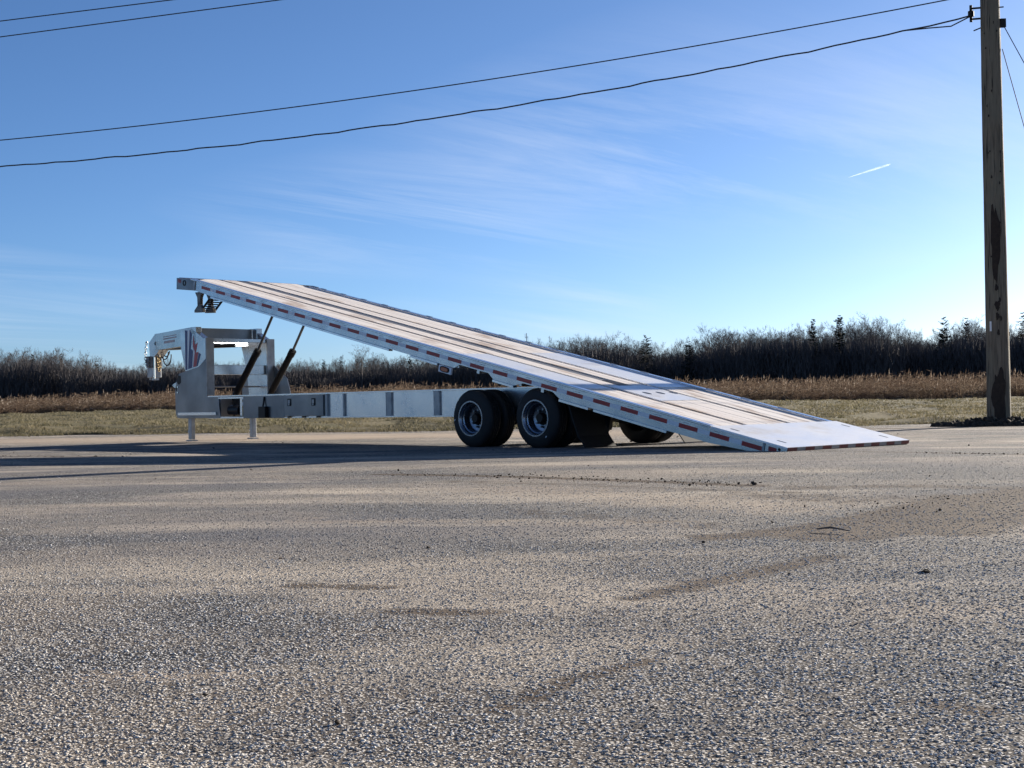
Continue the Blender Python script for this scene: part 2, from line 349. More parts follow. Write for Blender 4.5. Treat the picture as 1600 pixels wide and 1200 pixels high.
ys = np.concatenate([np.linspace(-60, .5, 16), np.geomspace(.7, 40, 420), np.linspace(42, 60, 8)])
lot, X, Y = grid('gravel_lot', xs, ys, lambda x, y: 0 * x + .012 * np.sin(x * .7) * np.sin(y * .45 + 1) - 1.2 * np.clip((y - lot_edge(x) - .4) / 2.0, 0, 1), 'chip_seal')
tag(lot, kind='structure')
PIX = lambda x, y: None
def gp(x, y):               # photograph ground point -> world (used to lay out the wheel tracks and dark lines)
    d = FW + RT * ((x - 800) / 2156.868) - UP * ((y - 600) / 2156.868); t_ = -.60779 / d.z
    return (d.x * t_, d.y * t_)
tracks = [
    ([gp(600, 741), gp(800, 745), gp(1000, 751), gp(1180, 757)], .13, 1.0),
    ([gp(700, 752), gp(900, 757), gp(1100, 764), gp(1250, 768)], .25, .45),
    ([gp(1300, 835), gp(1400, 820), gp(1480, 800), gp(1540, 780), gp(1620, 765)], .3, 1.0),
    ([gp(1480, 828), gp(1580, 800), gp(1700, 780)], .28, .95),
    ([gp(780, 1110), gp(900, 1060), gp(1010, 1035)], .04, .85), ([gp(1000, 935), gp(1150, 900), gp(1300, 870)], .1, .75),
    ([gp(460, 915), gp(600, 918)], .07, .85), ([gp(640, 955), gp(760, 958)], .07, 1.0),
    ([gp(1120, 838), gp(1230, 828), gp(1330, 812), gp(1420, 790), gp(1500, 772)], .16, .9), ([gp(1180, 772), gp(1330, 778), gp(1480, 775), gp(1640, 790)], .5, .5), ([gp(1250, 760), gp(1420, 757), gp(1640, 762)], .3, .55),
    ([gp(820, 800), gp(1000, 812), gp(1120, 822)], .25, .42), ([gp(1240, 705), gp(1400, 707), gp(1620, 710)], .10, .8), ([gp(-20, 713), gp(180, 714)], .12, .8),  # second run: thin dark line going right from the deck tail
    ([gp(1290, 672), gp(1700, 664)], .5, .7), ([gp(1440, 1100), gp(1560, 1120)], .05, .8)]
dirt = np.zeros(X.shape)
for pts, w, s_ in tracks: dirt = np.maximum(dirt, s_ * np.exp(-(seg_dist(X, Y, pts) / w) ** 2))
sand = np.exp(-((Y - (25.8 - .19 * X)) / 3.2) ** 2) * np.clip(1.0 - (X - 1) / 9, .25, 1) * .95
for pts, w, s_ in [([gp(150, 1055), gp(330, 1055)], .12, .6), ([gp(480, 815), gp(1020, 818)], .35, .5), ([gp(820, 765), gp(1200, 790)], .9, .55), ([gp(1100, 900), gp(1500, 960)], .5, .4), ([gp(200, 745), gp(560, 750)], .7, .4)]:
    sand = np.maximum(sand, s_ * np.exp(-(seg_dist(X, Y, pts) / w) ** 2))
for nm, arr in (('dirt', dirt), ('sand', sand)):
    a_ = lot.data.attributes.new(nm, 'FLOAT', 'POINT'); a_.data.foreach_set('value', arr.reshape(-1).astype(np.float32))

xs = np.concatenate([np.linspace(-3000, -150, 24), np.linspace(-140, 140, 240), np.linspace(150, 3000, 24)])
rows = np.concatenate([np.array([0.0, .25, .6, 1.2, 2, 3, 4.5, 6]), np.linspace(8, 90, 90), np.linspace(100, 300, 12), np.linspace(400, 6000, 12)])
XX = np.tile(xs, (len(rows), 1)); YY = lot_edge(np.clip(XX, -140, 140)) + rows[:, None]
bumpn = .045 * (np.sin(XX * 1.9 + YY * .7) + np.sin(XX * .83 - YY * 1.3) + np.sin(XX * 3.1 + 1.7 * YY)) * np.clip(rows[:, None] / 2, 0, 1) * (rows[:, None] < 95)
ZZ = terrain_z(np.clip(XX, -160, 160), np.clip(YY, 0, 200)) - .09 * (rows[:, None] < .1) + bumpn
ny, nx = XX.shape; I = np.arange(nx * ny).reshape(ny, nx)
verge = link('grass_verge', raw_mesh('grass_verge', np.stack([XX, YY, ZZ], -1).reshape(-1, 3), np.stack([I[:-1, :-1], I[:-1, 1:], I[1:, 1:], I[1:, :-1]], -1).reshape(-1, 4), 'turf'))
tag(verge, kind='structure')
for p_ in verge.data.polygons: p_.use_smooth = True
base, _, _ = grid('ground', np.linspace(-6000, 6000, 5), np.linspace(-6000, 6000, 5), lambda x, y: 0 * x - 2.0, 'turf'); tag(base, kind='structure')

# short grass on the verge
def verge_z(x, y): return terrain_z(x, y) + .045 * (np.sin(x * 1.9 + y * .7) + np.sin(x * .83 - y * 1.3) + np.sin(x * 3.1 + 1.7 * y)) * np.clip((y - lot_edge(x)) / 2, 0, 1)
N_ = 230000
d_ = RNG.random(N_) ** 1.7 * 68; half = .42; y0 = 30 + d_
x_ = (RNG.random(N_) * 2 - 1) * (half * y0 + 3); y_ = lot_edge(x_) + d_ + .05 - np.where(d_ < 1.5, .5 * RNG.random(N_) ** 3 * (1 + np.sin(x_ * 2.1) * .8), 0)
z_ = verge_z(x_, y_); h_ = (.018 + .05 * RNG.random(N_) ** 2) * (1 + d_ * .006); w_ = .006 + .010 * RNG.random(N_) + d_ * .0004
ang = RNG.random(N_) * 2 * np.pi; ln = h_ * (.4 + 1.6 * RNG.random(N_)); la = RNG.random(N_) * 2 * np.pi
A = np.stack([x_ - w_ * np.cos(ang), y_ - w_ * np.sin(ang), z_ - .02], -1); B = np.stack([x_ + w_ * np.cos(ang), y_ + w_ * np.sin(ang), z_ - .02], -1)
C_ = np.stack([x_ + ln * np.cos(la), y_ + ln * np.sin(la), z_ + h_], -1)
tag(link('short_grass', tri_mesh('short_grass', np.stack([A, B, C_], 1), ['grass_blade'])), 'short dry olive mown grass between the lot and the reeds', 'grass', kind='stuff')

# reeds
def reed_field(n, y_of, depth, hgt, half):
    x = (RNG.random(n) * 2 - 1) * half; dd = RNG.random(n) ** 1.6 * depth; y = y_of(x) + dd + 1.6 * np.sin(x * .35) + .9 * np.sin(x * 1.1 + 2)
    z = terrain_z(x, np.clip(y, 0, 200)) - .1
    clump = .84 + .10 * np.sin(x * .21 + 1) * np.sin(x * .9) + .10 * np.sin(x * 2.3 + y) + .10 * np.sin(x * 4.7 + 2 * y)
    h = hgt(x) * clump * (.42 + .66 * RNG.random(n)) * (.62 + .42 * np.clip(dd / 6, 0, 1)); lx = (RNG.random(n) - .5) * .5 * h; ly = (RNG.random(n) - .5) * .3 * h
    tris = []; mi = []
    def T(a, b, c, k): tris.append(np.stack([a, b, c], 1)); mi.append(np.full(len(a), k))
    P = lambda f, dx=0, dy=0, dzv=0: np.stack([x + lx * f * f + dx, y + ly * f * f + dy, z + h * f + dzv], -1)
    w = .012 + .012 * RNG.random(n)
    T(P(0, -w), P(0, w), P(1.0), 0)
    for q in range(5):
        f = .15 + .8 * RNG.random(n); s = np.where(RNG.random(n) < .5, -1, 1) * (.12 + .3 * RNG.random(n)); up = (RNG.random(n) - .6) * .5; ww = .015 + .025 * RNG.random(n)
        T(P(f, 0, 0, -ww), P(f, 0, 0, ww), P(f, s, s * .4, up), 0)
    k = RNG.random(n) < .22; pw = (.015 + .035 * RNG.random(n) ** 2); ph = .04 + .12 * RNG.random(n)
    a, b, c, d2_ = P(.93, -pw)[k], P(.93, pw)[k], P(1.0, .03, 0, ph)[k], P(.86)[k]
    T(a, b, c, 1); T(a, d2_, b, 1)
    return np.concatenate(tris), np.concatenate(mi)
V, mi = reed_field(42000, lambda x: 100 + 0 * x - .08 * x, 26, lambda x: np.clip(1.85 + .0065 * x, 1.4, 2.3), 75)
tag(link('reed_bed', tri_mesh('reed_bed', V, ['reed', 'plume'], mi)), 'rust brown reed bed with pale plumes behind the grass', 'reeds', kind='stuff')

# ------------------------------------------------------------------ trees
def branch_tree(seed, H, mats=('bark', 'twig'), nlimb=13, spread=.55, low=.30, dens=1.0):
    rnd = random.Random(seed); V = []; F = []; MI = []
    def seg(p, q, r0, r1, mi):
        d = (q - p); a = d.orthogonal().normalized(); b = d.normalized().cross(a); o = len(V)
        for c, r in ((p, r0), (q, r1)):
            for k in range(3):
                t_ = 2.094 * k; V.append(tuple(c + (a * math.cos(t_) + b * math.sin(t_)) * r))
        for k in range(3): F.append((o + k, o + (k + 1) % 3, o + 3 + (k + 1) % 3, o + 3 + k)); MI.append(mi)
    def twig(p, d, L):
        q = p + d * L; a = d.orthogonal().normalized(); th = rnd.random() * 6.28; a = Matrix.Rotation(th, 3, d) @ a; o = len(V); r = .011
        V.extend([tuple(p - a * r), tuple(p + a * r), tuple(q)]); F.append((o, o + 1, o + 2)); MI.append(1)
    def grow(p, d, L, r, lvl):
        n = 4 if lvl < 2 else 3; pts = [p]
        for i in range(n):
            d = (d + Vector((rnd.gauss(0, .12), rnd.gauss(0, .12), rnd.gauss(.06, .08)))).normalized(); q = pts[-1] + d * (L / n)
            seg(pts[-1], q, r * (1 - .8 * i / n), r * (1 - .8 * (i + 1) / n), 0 if lvl < 2 else 1); pts.append(q)
        if lvl >= 3:
            for _ in range(int(8 * dens)):
                k = rnd.random(); b = pts[-1] * k + pts[1] * (1 - k); twig(b, (d + Vector((rnd.gauss(0, .6), rnd.gauss(0, .6), rnd.gauss(.25, .4)))).normalized(), L * (.4 + .5 * rnd.random()))
            return
        for _ in range(int((6, 5, 4)[lvl - 0] * dens) if lvl else 0):
            k = .25 + .75 * rnd.random(); i = min(int(k * n), n - 1); b = pts[i].lerp(pts[i + 1], k * n - i)
            nd = (d * .75 + Vector((rnd.gauss(0, .55), rnd.gauss(0, .55), rnd.gauss(.25, .3)))).normalized(); grow(b, nd, L * (.42 + .25 * rnd.random()), r * .5, lvl + 1)
    tp = [Vector((0, 0, -.5))]; d = Vector((rnd.gauss(0, .04), rnd.gauss(0, .04), 1)).normalized(); n = 7
    for i in range(n):
        d = (d + Vector((rnd.gauss(0, .05), rnd.gauss(0, .05), .1))).normalized(); tp.append(tp[-1] + d * (H * .88 / n)); r0 = H * .013 * (1 - .9 * i / n) + .02
        seg(tp[-2], tp[-1], r0, H * .013 * (1 - .9 * (i + 1) / n) + .02, 0)
    for k in range(nlimb):
        f = low + (1 - low) * (k + rnd.random()) / nlimb; i = min(int(f * n), n - 1); b = tp[i].lerp(tp[i + 1], min(f * n - i, 1)); a = k * 2.4 + rnd.random()
        el = .5 + .7 * f; nd = Vector((math.cos(a) * spread / .55, math.sin(a) * spread / .55, el)).normalized()
        grow(b, nd, H * (.42 * (1.05 - .65 * f)), H * .006 * (1.2 - f), 1)
    me = bpy.data.meshes.new('tree_mesh'); me.from_pydata(V, [], F)
    for k in mats: me.materials.append(M[k])
    me.polygons.foreach_set('material_index', np.array(MI, dtype=np.int32)); return me
def conifer(seed, H, wide=.2, gaps=.0, mat='needles'):
    rnd = random.Random(seed); V = []; F = []; MI = []
    def tri(a, b, c, k): o = len(V); V.extend([tuple(a), tuple(b), tuple(c)]); F.append((o, o + 1, o + 2)); MI.append(k)
    for k in range(5):
        a0, a1 = 2 * math.pi * k / 5, 2 * math.pi * (k + 1) / 5; r = H * .014
        tri(Vector((r * math.cos(a0), r * math.sin(a0), -.5)), Vector((r * math.cos(a1), r * math.sin(a1), -.5)), Vector((0, 0, H)), 0)
    nl = int(H * 3)
    for i in range(nl):
        f = .12 + .88 * i / nl; z = H * f; Rr = H * wide * (1.05 - f) ** .8 * (.75 + .5 * rnd.random()) + .15
        nb = 7 if f < .8 else 5
        for k in range(nb):
            if rnd.random() < gaps: continue
            a = 2 * math.pi * (k + rnd.random() * .8) / nb; L = Rr * (.55 + .6 * rnd.random()); up = rnd.uniform(-.22, .30) + (.25 if f > .7 else 0); zj = z + rnd.uniform(-.5, .5)
            e = Vector((math.cos(a), math.sin(a), up)); s = Vector((-math.sin(a), math.cos(a), 0))
            for j in range(16):
                t_ = .12 + .9 * (j / 16); c = Vector((0, 0, zj)) + e * L * t_; w = L * .22 * (1.1 - t_) + .10
                dv = (e * .5 + s * rnd.choice((-1, 1)) * rnd.uniform(.4, 1) + Vector((0, 0, rnd.uniform(-.35, .3)))).normalized()
                pv = dv.cross(Vector((rnd.gauss(0, .4), rnd.gauss(0, .4), 1))).normalized() * (.05 + .05 * rnd.random()); tri(c - pv, c + pv, c + dv * (w + .18), 1)
    me = bpy.data.meshes.new('conifer_mesh'); me.from_pydata(V, [], F); me.materials.append(M['bark']); me.materials.append(M[mat])
    me.polygons.foreach_set('material_index', np.array(MI, dtype=np.int32)); return me
def shrub_mesh(seed, H):
    rnd = random.Random(seed); V = []; F = []
    for k in range(1300):
        a = rnd.random() * 6.28; r = H * .6 * math.sqrt(rnd.random()); b = Vector((r * math.cos(a), r * math.sin(a), H * .8 * rnd.random() ** .8))
        d = Vector((rnd.gauss(0, .28), rnd.gauss(0, .28), rnd.uniform(.5, 1))).normalized(); L = rnd.uniform(.4, 1.3); s = d.orthogonal().normalized(); s = Matrix.Rotation(rnd.random() * 6.28, 3, d) @ s * rnd.uniform(.02, .045)
        o = len(V); V.extend([tuple(b - s), tuple(b + s), tuple(b + d * L)]); F.append((o, o + 1, o + 2))
    me = bpy.data.meshes.new('shrub_mesh'); me.from_pydata(V, [], F); me.materials.append(M['shrub_twig']); return me

TREE_D = 235.0
prof = [(-400, 548), (0, 549), (60, 545), (100, 549), (150, 558), (200, 566), (240, 563), (330, 560), (420, 562), (470, 560), (520, 563), (565, 552), (625, 553), (700, 548), (780, 540), (860, 531), (931, 521), (983, 530), (1040, 541), (1074, 532), (1112, 514), (1192, 511), (1240, 509), (1300, 508), (1358, 499), (1400, 508), (1447, 516), (1500, 503), (1540, 500), (1600, 502), (2000, 500)]
def tree_h(px, dist):
    y = np.interp(px, [q[0] for q in prof], [q[1] for q in prof]); hor = 627.4 - (px - 800) * .01796
    return (hor - y) / 2157 * dist + .45
def px_to_x(px, dist): return (px - 800) / 2157 * dist
protos = [branch_tree(11 + k, 12.0, nlimb=11 + k % 3, spread=(.45, .6, .5, .7)[k], low=(.42, .5, .36, .46)[k]) for k in range(4)]
shrubs = [shrub_mesh(50 + k, 4.5) for k in range(2)]
pines = [conifer(70 + k, 12.0, (.17, .24)[k], .1) for k in range(2)]
pcol = bpy.data.collections.new('wood_kinds')
for k, me in enumerate(protos + shrubs + pines):
    o = bpy.data.objects.new('wood_kind_%d' % k, me); pcol.objects.link(o)
def gn_scatter(name, pts, idx, rot, scl, coll):
    me = bpy.data.meshes.new(name); me.vertices.add(len(pts)); me.vertices.foreach_set('co', np.asarray(pts, dtype=np.float32).reshape(-1))
    for nm, ty, arr in (('kid', 'INT', np.asarray(idx, dtype=np.int32)), ('scl', 'FLOAT_VECTOR', np.asarray(scl, dtype=np.float32)), ('rot', 'FLOAT_VECTOR', np.asarray(rot, dtype=np.float32))):
        a_ = me.attributes.new(nm, ty, 'POINT'); a_.data.foreach_set('vector' if ty == 'FLOAT_VECTOR' else 'value', arr.reshape(-1))
    o = link(name, me); g = bpy.data.node_groups.new(name + '_nodes', 'GeometryNodeTree')
    g.interface.new_socket('Geometry', in_out='INPUT', socket_type='NodeSocketGeometry'); g.interface.new_socket('Geometry', in_out='OUTPUT', socket_type='NodeSocketGeometry')
    gi = g.nodes.new('NodeGroupInput'); go = g.nodes.new('NodeGroupOutput'); ci = g.nodes.new('GeometryNodeCollectionInfo'); ci.inputs['Collection'].default_value = coll; ci.inputs['Separate Children'].default_value = True; ci.inputs['Reset Children'].default_value = True
    ip = g.nodes.new('GeometryNodeInstanceOnPoints'); ip.inputs['Pick Instance'].default_value = True
    def att(nm, ty):
        n_ = g.nodes.new('GeometryNodeInputNamedAttribute'); n_.data_type = ty; n_.inputs['Name'].default_value = nm; return n_.outputs[0]
    g.links.new(gi.outputs[0], ip.inputs['Points']); g.links.new(ci.outputs[0], ip.inputs['Instance']); g.links.new(att('kid', 'INT'), ip.inputs['Instance Index'])
    g.links.new(att('scl', 'FLOAT_VECTOR'), ip.inputs['Scale'])
    e2r = g.nodes.new('FunctionNodeEulerToRotation'); g.links.new(att('rot', 'FLOAT_VECTOR'), e2r.inputs[0]); g.links.new(e2r.outputs[0], ip.inputs['Rotation'])
    g.links.new(ip.outputs[0], go.inputs[0]); md = o.modifiers.new('scatter', 'NODES'); md.node_group = g
    return o
pts, idx, rot, scl = [], [], [], []
rw = random.Random(3)
for row in range(8):
    dist = TREE_D + row * 9
    pxv = -380 + rw.random() * 30
    while pxv < 1980:
        d2_ = dist + rw.uniform(-4, 4); H = float(tree_h(pxv, TREE_D)) * (.86 + .18 * rw.random() ** 1.5 + .035 * math.sin(pxv * .045 + row)) * (1 + .015 * row) - (.6 if row == 0 else 0)
        if rw.random() < .12: H *= .8
        pts.append((px_to_x(pxv, d2_), d2_, .3)); idx.append(rw.randrange(4) if rw.random() > .06 else 6 + rw.randrange(2)); s_ = H / 12.0; rot.append((0, 0, rw.random() * 6.28)); wdt = s_ * rw.uniform(.7, .95); scl.append((wdt, wdt, s_))
        pxv += rw.uniform(13, 27)
for row in range(7):
    dist = TREE_D - 7 + row * 8; pxv = -380
    while pxv < 1980:
        d2_ = dist + rw.uniform(-3, 3); H = float(tree_h(pxv, TREE_D)) * (.58 + .27 * rw.random()); pts.append((px_to_x(pxv, d2_), d2_, .2)); idx.append(4 + rw.randrange(2)); s_ = H / 4.5; rot.append((0, 0, rw.random() * 6.28)); scl.append((s_ * .7, s_ * .7, s_)); pxv += rw.uniform(12, 22)
wood = gn_scatter('bare_wood', pts, idx, rot, scl, pcol)
tag(wood, 'dark mass of leafless woodland along the horizon behind the reeds', 'woodland', kind='stuff')

def single_tree(name, me, pxv, ytop, dist, label, group=None, wide=1.0, Hm=12.0):
    hor = 627.4 - (pxv - 800) * .01796; H = (hor - ytop) / 2157 * dist + .45
    root = tag(link(name, None, None, (px_to_x(pxv, dist), dist, .25)), label, 'tree', group)
    crown = [p for p in me.polygons if p.material_index == 1]
    V = np.array([v_.co[:] for v_ in me.vertices]); s_ = H / Hm
    for part, k in (('trunk', 0), ('crown', 1)):
        fs = [tuple(p.vertices) for p in me.polygons if p.material_index == k]; used = sorted({i for f in fs for i in f}); rm = {o: n for n, o in enumerate(used)}
        pm = bpy.data.meshes.new(part); pm.from_pydata((V[used] * np.array([s_ * wide, s_ * wide, s_])).tolist(), [], [tuple(rm[i] for i in f) for f in fs]); pm.materials.append(me.materials[k]); link(part, pm, root)
for args in [
    ('spruce_tree', conifer(91, 12, .16, .15), 1314, 492, 228, 'tall pointed spruce rising above the wood, left of the white-topped gap', 1.0),
    ('spruce_tree', conifer(92, 12, .13, .1), 1272, 501, 229, 'shorter blunt-topped spruce just left of the tall pointed one', 1.0),
    ('pine_tree', conifer(93, 12, .26, .3), 1477, 497, 228, 'broad ragged pine nearest to the left of the wooden pole', 1.0),
    ('pine_tree', conifer(94, 12, .2, .4), 1600, 488, 228, 'thin pine cut by the right edge of the picture', 1.0),
    ('pine_tree', conifer(95, 12, .30, .2), 1010, 527, 226, 'bushy dark pine just above the middle of the deck edge', 1.0),
    ('pine_tree', conifer(96, 12, .34, .2), 1076, 537, 226, 'low flat-topped pine right of the bushy dark pine', 1.0),
    ('bare_tree', branch_tree(31, 12, nlimb=12, spread=.6, low=.4), 566, 542, 224, 'tall bare tree seen under the deck behind the hydraulic rams', 1.0),
    ('bare_tree', branch_tree(32, 12, nlimb=14, spread=.75, low=.45), 1362, 494, 229, 'wide rounded bare tree right of the tall pointed spruce', 1.1),
    ('bare_tree', branch_tree(33, 12, nlimb=12, spread=.6, low=.42), 1118, 511, 229, 'tall bare tree at the start of the higher wood right of the low pines', 1.0),
    ('bare_tree', branch_tree(34, 12, nlimb=10, spread=.5, low=.4), 97, 546, 230, 'bare tree with a thin open crown above the left wood', .9),
    ('bare_tree', branch_tree(35, 12, nlimb=10, spread=.5, low=.5), 139, 553, 231, 'small thin bare tree standing alone right of the left open crown', .8)]:
    single_tree(args[0], args[1], args[2], args[3], args[4], args[5], wide=args[6])
# radio mast beyond the wood
mb = MB(); mx = px_to_x(824, 600); mb.tube([(0, 0, 0), (0, 0, 30.2)], .16, 5)
for z in range(2, 30, 2): mb.box(-.35, .35, -.05, .05, z, z + .1)
mb.tube([(-.6, 0, 28), (-.6, 0, 30)], .1, 4).tube([(.6, 0, 27), (.6, 0, 29)], .1, 4).box(-.62, .62, -.05, .05, 28.4, 28.6)
tag(link('radio_mast', mb.mesh('radio_mast', 'galvanised'), None, (mx, 600, 0)), 'thin far radio mast showing above the deck edge', 'mast')

# ------------------------------------------------------------------ utility pole and wires
PX, PY = 9.034, 25.639; PZ = .10
pole = tag(link('utility_pole', None, None, (PX, PY, 0)), 'weathered round wooden utility pole at the right of the lot', 'pole')
V = []; F = []; NS, NZ = 28, 60
def pole_r(z): return .215 - .0054 * z
for i in range(NZ + 1):
    z = -.3 + 11.6 * i / NZ
    for k in range(NS):
        a = 2 * math.pi * k / NS; rr = pole_r(z) * (1 + .012 * math.sin(3 * a + z * .9) + .010 * math.sin(7 * a - z * 2.1) + .006 * math.sin(13 * a + z * 5)); V.append((rr * math.cos(a), rr * math.sin(a), z))
for i in range(NZ):
    for k in range(NS): F.append((i * NS + k, i * NS + (k + 1) % NS, (i + 1) * NS + (k + 1) % NS, (i + 1) * NS + k))
F.append(tuple(NZ * NS + k for k in range(NS)))
me = raw_mesh('shaft', V, F, 'pole_wood'); link('shaft', me, pole)
for p_ in me.polygons: p_.use_smooth = True
def on_pole(ang, z, off=.004):
    r_ = pole_r(z) * 1.026 + off; return Vector((r_ * math.cos(ang), r_ * math.sin(ang), z))
CAMA = math.atan2(-PY, -PX)       # azimuth of the side facing the camera
def stain(name, ca, cz, hw, hh, seed, point=False):
    rnd = random.Random(seed); ph = [rnd.random() * 6.28 for _ in range(4)]; n = 26; vs = [tuple(on_pole(CAMA + ca, cz, .009))]; fs = []; RG = 6
    for j in range(1, RG + 1):
        for k in range(n):
            t_ = 2 * math.pi * k / n; w = (1 + .16 * math.sin(3 * t_ + ph[0]) + .1 * math.sin(7 * t_ + ph[1]) + .06 * math.sin(11 * t_ + ph[2])) * j / RG
            vs.append(tuple(on_pole(CAMA + ca + hw * math.cos(t_) * w / .2, cz + hh * math.sin(t_) * w, .009 if j < RG else .003)))
    for k in range(n): fs.append((0, k + 1, (k + 1) % n + 1))
    for j in range(RG - 1):
        for k in range(n): fs.append((1 + j * n + k, 1 + j * n + (k + 1) % n, 1 + (j + 1) * n + (k + 1) % n, 1 + (j + 1) * n + k))
    MB().add(vs, fs).build(name, 'pole_stain', pole, True)
stain('dark_patch', .02, 3.4, .085, .68, 1); stain('dark_patch', .06, 2.22, .045, .09, 2); stain('dark_patch', .05, 2.02, .03, .07, 3)
stain('dark_patch', .28, 2.32, .02, .05, 4); stain('dark_patch', .1, 1.72, .022, .055, 5); stain('tar_patch', .06, .52, .115, .52, 6)
stain('dark_patch', .02, 2.55, .03, .06, 7); stain('knot', .35, 1.98, .016, .05, 8); stain('knot', -.2, 4.6, .014, .03, 9)
for k in range(15):
    rk = random.Random(100 + k); stain('knot', rk.uniform(-.7, .7), rk.uniform(2.6, 8.0), rk.uniform(.008, .014), rk.uniform(.015, .03), 40 + k)
tp_ = MB().box(-.018, .018, -.004, .004, -.09, .09).build('tag_plate', 'tag_white', pole); q = on_pole(CAMA - .55, 1.84, .006); tp_.location = q; tp_.rotation_euler = (0, 0, CAMA - .55 + math.pi / 2)
# hardware
WD = Vector((-50 - PX, 41 - PY, 0)).normalized(); GD = -WD
att_ = WD * .2 + Vector((0, 0, 7.72))
hw = MB(); hw.tube([WD * .12 + Vector((0, 0, 7.80)), WD * .34 + Vector((0, 0, 7.80))], .018, 6).tube([WD * .12 + Vector((0, 0, 7.60)), WD * .34 + Vector((0, 0, 7.60))], .018, 6).tube([WD * .34 + Vector((0, 0, 7.55)), WD * .34 + Vector((0, 0, 7.86))], .028, 8).lathe([(-.05, .03), (-.05, .055), (.05, .055), (.05, .03)], WD * .34 + Vector((0, 0, 7.70)), (0, 0, 1), 12)
hw.build('wire_bracket', 'black_rubber', pole)
MB().tube([GD * .1 + Vector((0, 0, 7.52)), WD * .30 + Vector((0, 0, 7.38))], .012, 6).build('bolt', 'black_rubber', pole)
MB().tube([GD * .1 + Vector((0, 0, 7.78)), GD * .24 + Vector((0, 0, 7.78))], .012, 6).build('bolt', 'black_rubber', pole)
MB().box(-.05, .05, -.03, .03, -.10, .06).build('guy_clamp', 'black_rubber', pole).location = GD * .22 + Vector((0, 0, 7.50))
def wire(name, cf, label, r, t1=60, tw=0.0, off=Vector((0, 0, 0)), t0=.34):
    pts_ = []; n = 240 if tw else 90
    for i in range(n + 1):
        t_ = t0 + (t1 - t0) * i / n; z = cf[0] * t_ * t_ + cf[1] * t_ + cf[2]
        z += tw * (math.sin(t_ * 5.2) * .6 + math.sin(t_ * 3.1 + 1) * .5 + .4 * math.sin(t_ * 9)); pts_.append(Vector((PX, PY, 0)) + off + WD * t_ + Vector((0, 0, z)))
    return tag(MB().tube(pts_, r, 6).build(name, 'wire_black', None, True), label, 'cable', 'overhead cables')
w = wire('overhead_cable', (.0036, -.1525, 7.71), 'lowest overhead cable, thick and twisted, ending at the pole bracket', .0145, tw=.012)
link('splice', MB().tube([WD * .34 + Vector((PX, PY, 7.66)), WD * .7 + Vector((PX, PY, 7.50)), WD * 1.1 + Vector((PX, PY, 7.50)), WD * 1.5 + Vector((PX, PY, 7.49))], .012, 6).mesh('splice', 'wire_black', True), w)
wire('overhead_cable', (.00235, -.116, 8.09), 'thin straight overhead cable just above the twisted one', .0115)
wire('overhead_cable', (0, -.032, 9.69), 'overhead cable crossing the top left corner, lower of two', .0115)
wire('overhead_cable', (0, -.0215, 9.825), 'overhead cable crossing the top left corner, upper of two', .0115)
def guy(z0, px1, py1, label):
    a = Vector((PX, PY, 0)) + GD * .2 + Vector((0, 0, z0)); d = FW + RT * ((px1 - 800) / 2156.868) - UP * ((py1 - 600) / 2156.868); o = Vector((0, 0, .60779))
    # point of that sight line in the vertical plane of the line
    nrm = Vector((-GD.y, GD.x, 0)); t_ = (a - o).dot(nrm) / d.dot(nrm); b = o + d * t_; dv = (b - a).normalized(); e = a + dv * ((a.z - .05) / -dv.z)
    tag(MB().tube([a, e], .008, 6).build('guy_wire', 'wire_black', None, True), label, 'cable', 'guy wires of the pole')
guy(7.50, 1600, 98, 'upper guy wire running down to the right from the pole'); guy(7.0, 1600, 197, 'lower guy wire running down to the right from the pole')
# soil heap round the pole foot
def lump_heap(name, c, rx, ry, h, n, seed, mat):
    rnd = random.Random(seed); m2 = MB(); bm = bmesh.new()
    for k in range(n):
        a = rnd.random() * 6.28; f = math.sqrt(rnd.random()); x = c[0] + rx * f * math.cos(a); y = c[1] + ry * f * math.sin(a); zz = h * max(0, 1 - f) ** 1.1; s = rnd.uniform(.02, .075)
        b2 = bmesh.ops.create_icosphere(bm, subdivisions=1, radius=s, matrix=Matrix.Translation((x, y, zz)) @ Matrix.Rotation(rnd.random() * 6, 4, (rnd.random(), rnd.random(), 1)) @ Matrix.Diagonal((rnd.uniform(.7, 1.4), rnd.uniform(.7, 1.3), rnd.uniform(.5, .9), 1)))
        for v_ in b2['verts']: v_.co += Vector((rnd.gauss(0, s * .16), rnd.gauss(0, s * .16), rnd.gauss(0, s * .16)))
    b2 = bmesh.ops.create_icosphere(bm, subdivisions=3, radius=1, matrix=Matrix.Translation((c[0], c[1], -.03)) @ Matrix.Diagonal((rx * .8, ry * .8, h * .85, 1)))
    me = bpy.data.meshes.new(name); bm.to_mesh(me); bm.free(); me.materials.append(M[mat]); return link(name, me)
tag(lump_heap('soil_heap', (PX - .1, PY - .05), 1.15, .6, .16, 420, 5, 'soil'), 'heap of dark crumbly soil round the foot of the pole', 'soil', kind='stuff')

# ------------------------------------------------------------------ trailer
S0 = Vector((2.55771518, 15.45884107, .09730671)); PSI, TAU = 2.3464269791755616, 0.22458192012132638
trailer = tag(link('tilt_deck_trailer', None, None, (S0.x, S0.y, 0)), 'aluminium gooseneck flatbed trailer with its long deck tilted to the ground', 'trailer')
trailer.rotation_euler = (0, 0, PSI)
# local: x = u forward, y = -v, z
VC = 1.295
def both(fn):            # near and far side, v -> 2.59-v
    fn(lambda v_: -v_, 'near'); fn(lambda v_: -(2.59 - v_), 'far')

